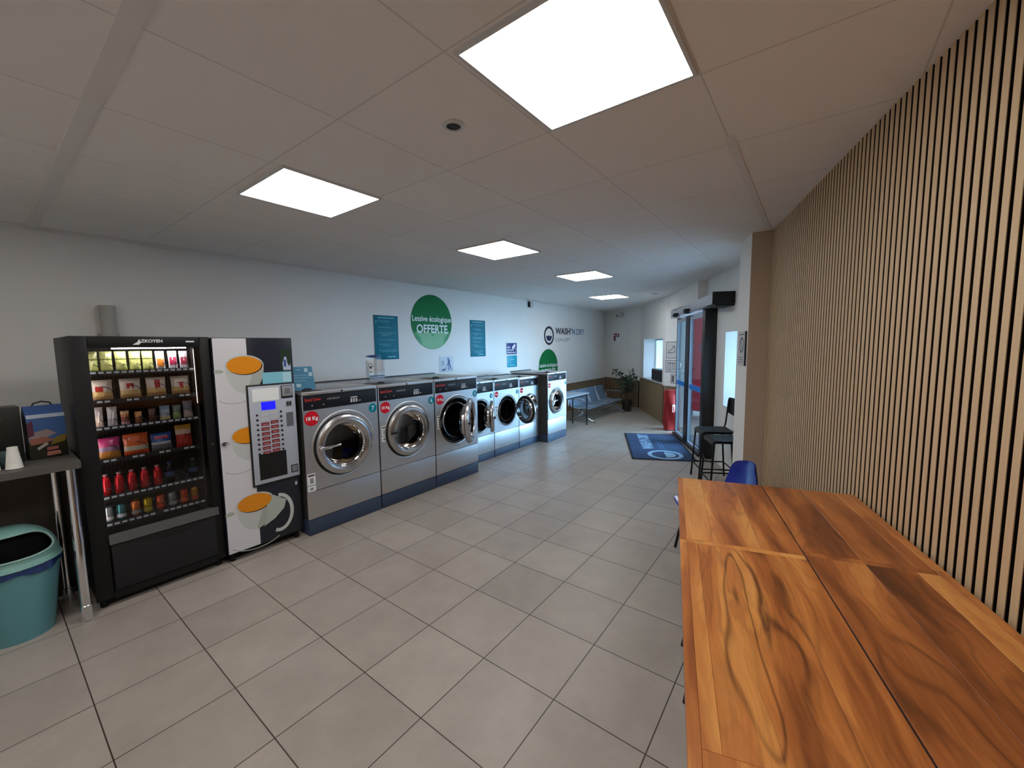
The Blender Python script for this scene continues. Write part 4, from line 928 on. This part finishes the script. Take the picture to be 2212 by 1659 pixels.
# ------------------------------------------------------------------ dark counter at the left with goods on it
CT = 1.045
t = thing('counter', 'dark grey counter on chrome legs left of the snack vending machine', 'counter', (-.315, 0, 0))
b = mb(mat('dark_grey_worktop', (84, 80, 76), .5, var=.05, vscale=20)); b.prism([(0, -.02), (-.012, -.035), (-1.5, -.035), (-1.5, .62), (0, .62)], 'z', CT-.04, CT); b.build('worktop', t)
for xx, yy in ((-.045, .035), (-.085, .42), (-1.42, .035), (-1.42, .42)):
    b = mb(CHROME, True); b.lathe([(0, 0), (.030, 0), (.030, .10), (.0255, .105), (.0255, .62), (.0235, .625), (.0235, CT-.045), (0, CT-.045)], (xx, yy, 0.0005), 'z', 24); b.build('leg', t)
b = mb(mat('dark_brown_panel', (74, 67, 60), .6)); b.box(-1.48, -.03, .50, .52, .02, CT-.042); b.build('back_panel', t)

t = thing('waste_bin', 'teal plastic swing-lid waste bin with blue liner below the counter', 'bin', (-.625, .185, 0))
BT = mat('teal_bin_plastic', (96, 150, 158), .5, bump=.1, bscale=200); BT2 = mat('pale_teal_lid', (124, 170, 164), .45)
def ringpt(rx, ry, a, z): return (rx*math.cos(a), ry*math.sin(a), z)
b = mb(BT, True); b.grid(lambda u, v: ringpt(.140+.055*v, .135+.050*v, 2*PI*u, .455*v), 48, 6); b.m(BT, False); b.poly([ringpt(.140, .135, 2*PI*i/48, .0005) for i in range(48)])
bmesh.ops.remove_doubles(b.bm, verts=b.bm.verts[:], dist=1e-4); b.build('body', t)
b = mb(mat('blue_bin_liner', (34, 60, 112), .35, var=.3, vscale=40), True)
b.grid(lambda u, v: ringpt(.198+.004*math.sin(u*80), .188+.004*math.sin(u*80), 2*PI*u, .415-.012*math.sin(u*2*PI*5)*(1-v)+.055*v), 96, 3); b.build('liner', t)
b = mb(BT2, True); b.grid(lambda u, v: ringpt(.206-.014*v, .196-.014*v, 2*PI*u, .460+.030*v), 64, 3)
LZ0, LH_ = .490, .195; OA, OA0, OZ, OZR = R(62), R(-84), .583, .066      # opening: half angle, facing, centre height, half height
def dome(a, z):
    k = max(0., 1-((z-LZ0)/LH_)**2)**.5; return (.192*math.cos(a)*k, .182*math.sin(a)*k, z)
def inopen(a, z): 
    aa = (a-OA0+PI) % (2*PI)-PI; return aa, (abs(aa/OA)**3+abs((z-OZ)/OZR)**3)**(1/3)
nu, nv = 120, 40; V = []
for i in range(nu):
    row = []
    for j_ in range(nv+1):
        a, z = 2*PI*i/nu, LZ0+LH_*math.sin(j_/nv*PI/2); aa, f_ = inopen(a, z)
        if .84 < f_ < 1.19: a = OA0+aa/f_; z = OZ+(z-OZ)/f_
        row.append((b.v(dome(a, z)), f_))
    V.append(row)
for i in range(nu):
    for j_ in range(nv):
        q = [V[i][j_], V[(i+1) % nu][j_], V[(i+1) % nu][j_+1], V[i][j_+1]]
        if min(x[1] for x in q) < .84 or all(.84 < x[1] < 1.0 for x in q): continue
        b.f([x[0] for x in q], True)
lid = b.build('lid', t)
b = mb(mat('pale_lid_rim', (150, 186, 178), .35), True)  # rim tube in a paler teal than the lid
def sgp(x, p): return math.copysign(abs(x)**p, x)
b.tube([Vector(dome(OA0+OA*sgp(math.cos(q), 2/3), OZ+OZR*sgp(math.sin(q), 2/3)))*1.0 for q in [2*PI*k/60 for k in range(60)]], .006, 8, True); b.build('lid_rim', lid)
b = mb(mat('black_bin_inside', (6, 6, 7), .9, spec=.1), True); b.grid(lambda u, v: (.168*math.cos(2*PI*u)*math.cos(v*PI/2), .158*math.sin(2*PI*u)*math.cos(v*PI/2), .49+.165*math.sin(v*PI/2)), 40, 10); b.build('flap', t)

def carton(name, label, x, y, z, w_, d_, h, rz, base, blocks, roof=None):
    t = thing(name, label, 'box', (x, y, z+.0008), rz)
    b = mb(base); b.box(-w_/2, w_/2, -d_/2, d_/2, 0, h, .002)
    if roof: b.prism([(-d_/2, h), (d_/2, h), (.006, h+roof), (-.006, h+roof)], 'x', -w_/2, w_/2)
    b.build('carton_body', t)
    for i, (pts, rgb) in enumerate(blocks):
        b = mb(mat('carton_%d_%d_%d' % rgb, rgb, .45)); b.prism([(p[0]*w_-w_/2, p[1]*h) for p in pts], 'y', -d_/2-.0008*(i+1)-.0004, -d_/2-.0004); b.build('print', t)
    return t
g = carton('gable_box', 'colourful printed gable box with handle on the counter beside the vending machine', -.425, .33, CT, .165, .12, .26, R(6), mat('carton_dark_green', (38, 40, 28), .5),
  [([(0, .45), (.6, .4), (1, .5), (1, 1), (0, 1)], (62, 96, 150)), ([(0, .52), (.4, .5), (.75, .6), (.5, .72), (.1, .66)], (150, 130, 130)), ([(.05, .36), (.45, .38), (.7, .45), (.4, .54), (.02, .5)], (150, 96, 78)),
   ([(.55, .32), (.95, .38), (1, .56), (.7, .5)], (130, 110, 40)), ([(0, .55), (.16, .6), (.14, .95), (0, .9)], (84, 40, 62)), ([(.22, .22), (.5, .34), (.45, .4), (.2, .28)], (168, 164, 160)), ([(.42, .06), (.8, .07), (.78, .16), (.45, .16)], (176, 112, 96)), ([(.44, .19), (.74, .2), (.75, .27), (.45, .27)], (156, 92, 84))])
b = mb(mat('carton_roof_blue', (52, 84, 140), .45)); b.prism([(-.060, .0), (.060, 0), (.004, .075), (-.004, .075)], 'x', -.083, .083); o = b.build('gable_roof', g, (0, 0, .262))
b = mb(mat('carton_rim_pale', (170, 180, 196), .45)); b.prism([(-.0635, 0), (-.0615, 0), (-.045, .022), (-.047, .022)], 'x', -.08, .083); b.build('pale_fold', g, (0, 0, .262))
b = mb(BLACK, True); b.tube([(-.045, 0, .33), (-.035, 0, .352), (0, 0, .362), (.035, 0, .352), (.045, 0, .33)], .005, 8); b.build('handle', g)
carton('display_box', 'large black display box with yellow and blue prints at the left edge of the counter', -.645, .34, CT, .24, .16, .345, R(4), mat('carton_black', (22, 22, 20), .4),
  [([(.30, .72), (.62, .70), (.68, .80), (.55, .92), (.3, .9)], (150, 130, 36)), ([(.3, .40), (.60, .41), (.62, .56), (.3, .6)], (60, 104, 116)), ([(.3, .66), (.56, .66), (.57, .69), (.3, .68)], (150, 144, 140)), ([(.3, .31), (.56, .33), (.56, .38), (.3, .36)], (140, 144, 60)), ([(.3, 0.02), (.78, .02), (.76, .24), (.3, .25)], (54, 78, 70))])
def cups(x, y, n, r, label):
    t = thing('cup_stack', label, 'cups', (x, y, CT+.0006))
    b = mb(mat('paper_cup_white', (222, 220, 212), .55), True)
    for k in range(n):
        z0 = .034*k; rr = r*(1-.13*k)
        b.lathe([(0, z0+.001), (rr, z0), (rr*1.07, z0+.004), (rr*1.0, z0+.009), (rr*.84, z0+.06), (0, z0+.06)], n=28)
    b.build('paper_cup', t)
cups(-.572, .085, 3, .034, 'stack of white paper cups upside down on the counter, right one')
cups(-.655, .10, 3, .034, 'white paper cup stack at the left photo edge on the counter')
t = thing('glass_dispenser', 'grey-green clear tumbler box between the cups on the counter', 'box', (-.625, .19, CT+.001))
b = mb(mat('grey_green_plastic', (66, 84, 82), .3)); b.box(-.03, .06, -.03, .03, 0, .09, .004); b.build('tub', t)

# ------------------------------------------------------------------ entrance mat
MA = R(24.9); t = thing('door_mat', 'dark blue entrance mat with WASH\'N DRY logo in front of the glass door', 'mat', (5.172, -1.502, .0005), MA)
MN = mat('navy_mat_pile', (34, 58, 92), .95, bump=.6, bscale=400, var=.06, vscale=60)
b = mb(mat('mat_rubber_edge', (16, 24, 40), .8)); b.box(0, 1.84, -.93, 0, 0, .006, .002); b.build('border', t)
b = mb(MN); b.box(.03, 1.81, -.90, -.03, .0062, .010); b.build('pile', t)
LB_ = mat('light_blue_mat_pile', (140, 178, 208), .95); MB_ = mat('mid_blue_mat_pile', (70, 108, 150), .95)
b = mb(LB_); cx_, cy_ = .30, -.52
b.lathe([(.20, .0102), (.20, .0112), (.262, .0112), (.262, .0102)], (cx_, cy_, 0), 'z', 56, False); pts = [(cx_+.165*math.cos(a), cy_+.165*math.sin(a)) for a in [-PI/2+PI*0-PI*i/24 for i in range(25)]]
pts = [(cx_+.16*math.cos(PI+PI*i/24-0), cy_+.16*math.sin(PI+PI*i/24)) for i in range(25)]
b.m(LB_); pts = [(cx_+.16*math.cos(-PI*i/24), cy_+.16*math.sin(-PI*i/24)) for i in range(25)]; b.prism(pts, 'z', .0101, .0112); b.build('drum_emblem', t)
b = mb(LB_); b.M = Matrix.Translation((0, -.40, 0)); b.text("WASH'N DRY", 1.19, 0, 0, .175, 1.12, bold=.03, flat='z', depth=.0104); b.build('lettering', t)
b = mb(MB_); b.M = Matrix.Translation((0, -.58, 0)); b.text("CONCEPT", .92, 0, 0, .085, .56, flat='z', depth=.0104); b.build('lettering', t)

# ------------------------------------------------------------------ black bar stools
def stool(x, y, rz, label):
    t = thing('bar_stool', label, 'bar stool', (x, y, 0), rz, 'black bar stools beside the entrance door')
    sz = .655
    b = mb(BLACKM, True)
    def seat(u, v):
        a = u-.5; c_ = v-.5; z = .006*math.cos(a*PI)-.016*max(0, c_-.3)*4
        z = -.010*math.cos(a*PI)*math.cos(c_*PI)-.03*max(0, (v-.86)/.14)**2
        return ((u-.5)*.38*(1-.10*v), -.19+v*.38, sz+z)
    b.grid(seat, 12, 12); b.grid(lambda u, v: tuple(Vector(seat(u, v))-Vector((0, 0, .014))), 12, 12)
    b.build('seat', t)
    for sx in (-1, 1):
        b = mb(BLACKM, True); b.tube([(sx*.165, .165, sz-.012), (sx*.19, .205, 0)], .011, 10); b.build('leg', t)
        b = mb(BLACKM, True); b.tube([(sx*.165, -.15, sz-.012), (sx*.19, -.20, 0)], .011, 10); b.build('leg', t)
        b = mb(BLACKM, True); b.tube([(sx*.16, -.13, sz-.02), (sx*.165, -.175, sz-.005), (sx*.165, -.19, sz+.05), (sx*.155, -.215, sz+.36)], .010, 10); b.build('back_upright', t)
    b = mb(BLACKM, True); b.tube([(-.165, .165, sz-.022), (-.165, -.15, sz-.022), (.165, -.15, sz-.022), (.165, .165, sz-.022)], .009, 8, True); b.build('seat_frame', t)
    for z, rr in ((.19, .009), (.42, .007)):
        k = .165+.025*(1-z/sz); ky = .165+.04*(1-z/sz)
        b = mb(BLACKM, True)
        if z < .3: b.tube([(-k, ky, z), (k, ky, z), (k, -ky+.01, z), (-k, -ky+.01, z)], rr, 8, True)
        else: b.tube([(-k, ky, z), (-k*.5, ky+.02, z-.02), (k*.5, ky+.02, z-.02), (k, ky, z)], rr, 8)
        b.build('foot_rail', t)
    b = mb(BLACKM, True); f = lambda u, v, o=0: ((u-.5)*.36, -.222-.035*math.cos((u-.5)*PI)-.01*v+o, sz+.19+.19*v-.02*math.cos((u-.5)*PI)*(1-v)*1.5)
    b.grid(f, 12, 6); b.grid(lambda u, v: f(u, v, .012), 12, 6); b.build('backrest', t)
    return t
RS = R(26.2)
stool(4.83, -2.665, RS, 'black bar stool nearer the glass door, its backrest under the niche')
stool(4.37, -2.875, RS, 'black bar stool half hidden by the white pier, nearer the camera')

# ------------------------------------------------------------------ blue plastic chairs along the slatted wall
BLUE = mat('blue_moulded_plastic', (24, 46, 150), .22, coat=.1)
def chair(x, y, rz, label):
    t = thing('plastic_chair', label, 'chair', (x, y, 0), rz, 'blue plastic chairs by the slatted wall')
    def shell(u, v, o=0):
        # v: 0 front edge .. 1 top of the back
        a = (u-.5)*2
        if v < .5:
            q = v/.5; yy = .21-.40*q; z = .445-.02*math.sin(q*PI)+.02*a*a; wd = .215
            if q < .15: z -= .03*(1-q/.15)**2
        else:
            q = (v-.5)/.5; yy = -.19-.115*q-.02*math.sin(q*PI); z = .445+.362*q; wd = .215*(1-.30*max(0, (q-.72)/.28)**2)
            z = z-(.035*a*a)*max(0, q-.5)*2
            yy += .05*a*a
        if .44 < v < .56: yy -= 0; z += .015*math.cos((v-.5)/.06*PI/2)
        return (a*wd, yy-o*(1 if v >= .5 else 0), z-o*(1 if v < .5 else 0))
    b = mb(BLUE, True); b.grid(shell, 16, 28); b.grid(lambda u, v: shell(u, v, .008), 16, 28); b.build('seat_shell', t)
    for sx in (-1, 1):
        for sy in (-1, 1):
            b = mb(BLACKM, True); b.tube([(sx*.15, sy*.13-.01, .43), (sx*.20, sy*.20-.01, 0)], .011, 10); b.build('leg', t)
    b = mb(BLACKM, True); b.tube([(-.15, .12, .425), (.15, .12, .425), (.15, -.14, .425), (-.15, -.14, .425)], .009, 8, True); b.build('seat_frame', t)
    return t
RC = R(15.4)
chair(2.72, -3.03, RC+R(16), 'blue plastic chair past the far end of the wooden table, back visible')
chair(2.14, -3.185, RC, 'second blue plastic chair, mostly hidden behind the far table corner')
chair(1.50, -3.35, RC, 'third blue plastic chair tucked beneath the wooden table')

# ------------------------------------------------------------------ wooden table in the foreground
TA = R(195.2); t = thing('wooden_table', 'large varnished wood table with panelled plank top along the slatted wall', 'table', (1.590, -3.076, 0), TA)
TL, TW, TZ = 1.635, .775, 1.0     # local x runs towards the camera; local y is towards the room -> use negative of width
b = mb(TABLEW)
def plank(s0, s1, t0, t1, tone, seed, streak=.3, z=TZ, th=.04):
    b.c = (tone, seed, streak, 1); b.usec = True; b.box(s0+.0002, s1-.0002, t0+.0002, t1-.0002, z-th, z, .0008, 1)
E1, E2 = TL-.045, .725
# (t measured from the room side edge towards the wall)
plank(0, .752, 0, .022, .45, .11); plank(.752, E1+.045, 0, .024, .55, .23)
plank(0, .740, .022, .112, .92, .37, .15); plank(0, .740, .112, .265, .60, .52, .35); plank(0, .740, .265, .393, .42, .19, .2)
plank(.740, .768, .022, .393, .80, .71, .1)
plank(.768, E1, .024, .058, .78, .33, .2); plank(.768, E1, .058, .288, .52, .18, .75); plank(.768, E1, .288, .393, .62, .82, .25)
plank(0, .705, .398, .560, .30, .27, .4); plank(0, .705, .560, .700, .38, .48, .3); plank(0, .705, .700, .745, .48, .63); plank(0, .705, .745, TW, .62, .77)
plank(.705, .735, .398, .74, .36, .14); plank(.735, E1, .398, .560, .40, .73, .6); plank(.735, E1, .560, .690, .26, .57, .5); plank(.735, E1, .690, .745, .95, .42, .1); plank(.705, E1, .745, TW, .45, .04)
plank(E1, TL, .024, .393, .50, .66); plank(E1, TL, .398, TW, .42, .31)
top = b.build('tabletop', t)
b = mb(mat('groove_dark', (30, 12, 6), .7)); b.box(.0, TL, .3925, .3985, TZ-.03, TZ-.004); b.build('panel_groove', t)
DKW = mat('dark_brown_wood', (52, 24, 16), .5)
b = mb(DKW); b.box(.20, TL-.04, .20, .22, TZ-.10, TZ-.0405); b.box(.20, TL-.04, TW-.05, TW-.03, TZ-.10, TZ-.0405); b.box(.20, .22, .22, TW-.05, TZ-.10, TZ-.0405); b.box(TL-.03, TL-.005, .004, TW-.004, TZ-.14, TZ-.0405); b.build('apron', t)
for xx, i_ in ((.20, .20), (TL-.10, .02)):
    for yy in (i_, TW-.09): b = mb(DKW); b.box(xx, xx+.07, yy, yy+.07, 0, TZ-.041, .004); b.build('leg', t)

# ------------------------------------------------------------------ metal bench, side table, plant, red cover
t = thing('metal_bench', 'grey perforated metal bench of four joined seats along the left wall', 'bench', (7.35, .82, 0))
BM_ = mat('grey_blue_bench_steel', (120, 142, 166), .38, .55); BM2 = mat('bench_bright_edge', (190, 198, 206), .25, .9)
SZ = .335
def seat4(i):
    x0 = .02+.50*i
    def f(u, v, o=0):
        if v < .5: q = v/.5; y_ = -.52+.42*q; z = SZ+.012-.03*math.sin(q*PI*.9)+(-.035*(1-q/.2)**2 if q < .2 else 0)
        else: q = (v-.5)/.5; y_ = -.10+.13*q; z = SZ+.0+.345*q+(.0 if q < .9 else -.01*(q-.9)*10); y_ += .02*math.sin(q*PI)
        return (x0+.455*u, y_+(o if v >= .5 else 0), z-(o if v < .5 else 0))
    b = mb(BM_, True); b.grid(f, 3, 24); b.grid(lambda u, v: f(u, v, .012), 3, 24); o = b.build('seat_shell', t)
    for u in (0, 1):
        b = mb(BM2, True); b.tube([tuple(Vector(f(u, k/24, .006))) for k in range(25)], .008, 8); b.build('edge_tube', o)
for i in range(4): seat4(i)
b = mb(BM2); b.box(0, 2.05, -.34, -.28, SZ-.10, SZ-.05); b.build('beam', t)
for xx in (.14, 1.90):
    b = mb(BM2, True); b.tube([(xx, -.31, SZ-.07), (xx, -.30, .16)], [.035, .028], 12); b.tube([(xx, -.62, .02), (xx, -.52, .045), (xx, -.31, .16), (xx, -.10, .05), (xx, .0, .02)], [.016, .02, .032, .02, .016], 10); b.build('leg', t)
    b = mb(BLACK, True); b.cyl((xx, -.61, 0), (xx, -.61, .02), .02, n=14); b.cyl((xx, -.01, 0), (xx, -.01, .02), .02, n=14); b.build('foot_pad', t)
for xx in (-.01, 2.06):
    b = mb(BM2, True); b.tube([(xx, -.04, SZ+.02), (xx, -.03, SZ+.17), (xx, -.08, SZ+.185), (xx, -.42, SZ+.175), (xx, -.45, SZ+.14)], .012, 10); b.build('armrest', t)
t = thing('side_table', 'pale grey table on thin black legs between washing machine 1 and the bench', 'table', (6.08, .20, 0))
b = mb(mat('pale_grey_laminate', (150, 168, 184), .4)); b.box(0, 1.13, .0, .42, .685, .705, .003); b.build('tabletop', t)
for xx in (.05, 1.09):
    for yy in (.04, .38): b = mb(BLACKM, True); b.cyl((xx, yy, 0), (xx, yy, .685), .014, n=12); b.build('leg', t)
b = mb(BLACKM); b.box(.05, 1.09, .03, .045, .645, .68); b.build('rail', t)

t = thing('potted_plant', 'leafy green potted shrub in the far corner beside the bench', 'plant', (9.42, .22, 0))
b = mb(mat('dark_plant_pot', (40, 38, 34), .5), True); b.lathe([(0, .001), (.10, 0), (.125, .26), (.135, .27), (.13, .29), (.115, .28), (.11, .25), (0, .25)], n=32); b.build('pot', t)
BARK = mat('plant_bark', (66, 52, 38), .8); LEAF = mat('plant_leaf_green', (44, 70, 46), .45, var=.3, vscale=3)
rnd = random.Random(11); tips = []
b = mb(BARK, True); b.tube([(0, 0, .27), (.01, .01, .5), (-.01, 0, .72)], [.018, .015, .012], 8)
for k in range(22):
    a = 2*PI*k/22+rnd.uniform(-.2, .2); z0 = rnd.uniform(.45, .85); l = rnd.uniform(.22, .50)*(.68 if math.sin(a) < -.2 else 1); up = rnd.uniform(.12, .50)
    p0 = Vector((0, 0, z0*.85)); p1 = p0+Vector((math.cos(a)*l*.5, math.sin(a)*l*.5, up*.7)); p2 = p0+Vector((math.cos(a)*l, math.sin(a)*l, up))
    b.tube([p0, p1, p2], [.008, .005, .003], 5); tips.append((p0, p1, p2))
b.build('stems', t)
b = mb(LEAF, True)
for p0, p1, p2 in tips:
    for k in range(15):
        q = rnd.uniform(.2, 1.05); p = p0*(1-q)**2+p1*2*q*(1-q)+p2*q*q
        d = Vector((rnd.uniform(-1, 1), rnd.uniform(-1, 1), rnd.uniform(-.9, .5))).normalized(); n_ = d.cross(Vector((rnd.uniform(-1, 1), rnd.uniform(-1, 1), 1))).normalized()
        L_ = rnd.uniform(.07, .12); W_ = L_*.20; up_ = d.cross(n_)*L_*.06
        pts = [p, p+d*L_*.3+n_*W_, p+d*L_*.7+n_*W_*.8-up_, p+d*L_-up_*2, p+d*L_*.7-n_*W_*.8-up_, p+d*L_*.3-n_*W_]
        mid = b.v(p+d*L_*.5+up_); vs = [b.v(x_) for x_ in pts]
        for i in range(6): b.f([mid, vs[i], vs[(i+1) % 6]], True)
b.build('leaves', t)

t = thing('red_cover', 'red fabric cover with white pictogram standing between the wall and glass door', 'cover', (7.68, -1.36, 0), R(20))
RF = mat('red_cover_fabric', (150, 20, 24), .75, bump=.5, bscale=12, var=.10, vscale=7)
def cov(u, v):
    a = 2*PI*u; z = .79*v; k = 1-.30*max(0, (v-.80)/.20)**1.6-.08*(1-v); wob = .012*math.sin(5*a+7*v)+.010*math.sin(3*a-9*v)
    return ((.155*k+wob)*math.copysign(abs(math.cos(a))**.7, math.cos(a)), (.135*k+wob)*math.copysign(abs(math.sin(a))**.7, math.sin(a)), .012+z)
b = mb(RF, True); b.grid(cov, 56, 26); b.poly([cov(i/56, 1) for i in range(56)]); b.build('fabric', t)
b = mb(BLACK); b.box(-.13, .13, -.11, .11, 0, .012); b.build('base', t)
b = mb(PRINTW); b.M = Matrix.Rotation(R(-62), 4, 'Z'); b.box(-.065, .065, -.163, -.152, .38, .53, .003); b.m(RED); b.prism([(-.05, .39), (-.02, .39), (-.03, .50), (-.05, .50)], 'y', -.1655, -.163); b.prism([(.0, .40), (.04, .40), (.02, .51)], 'y', -.1655, -.163); b.build('pictogram', t)
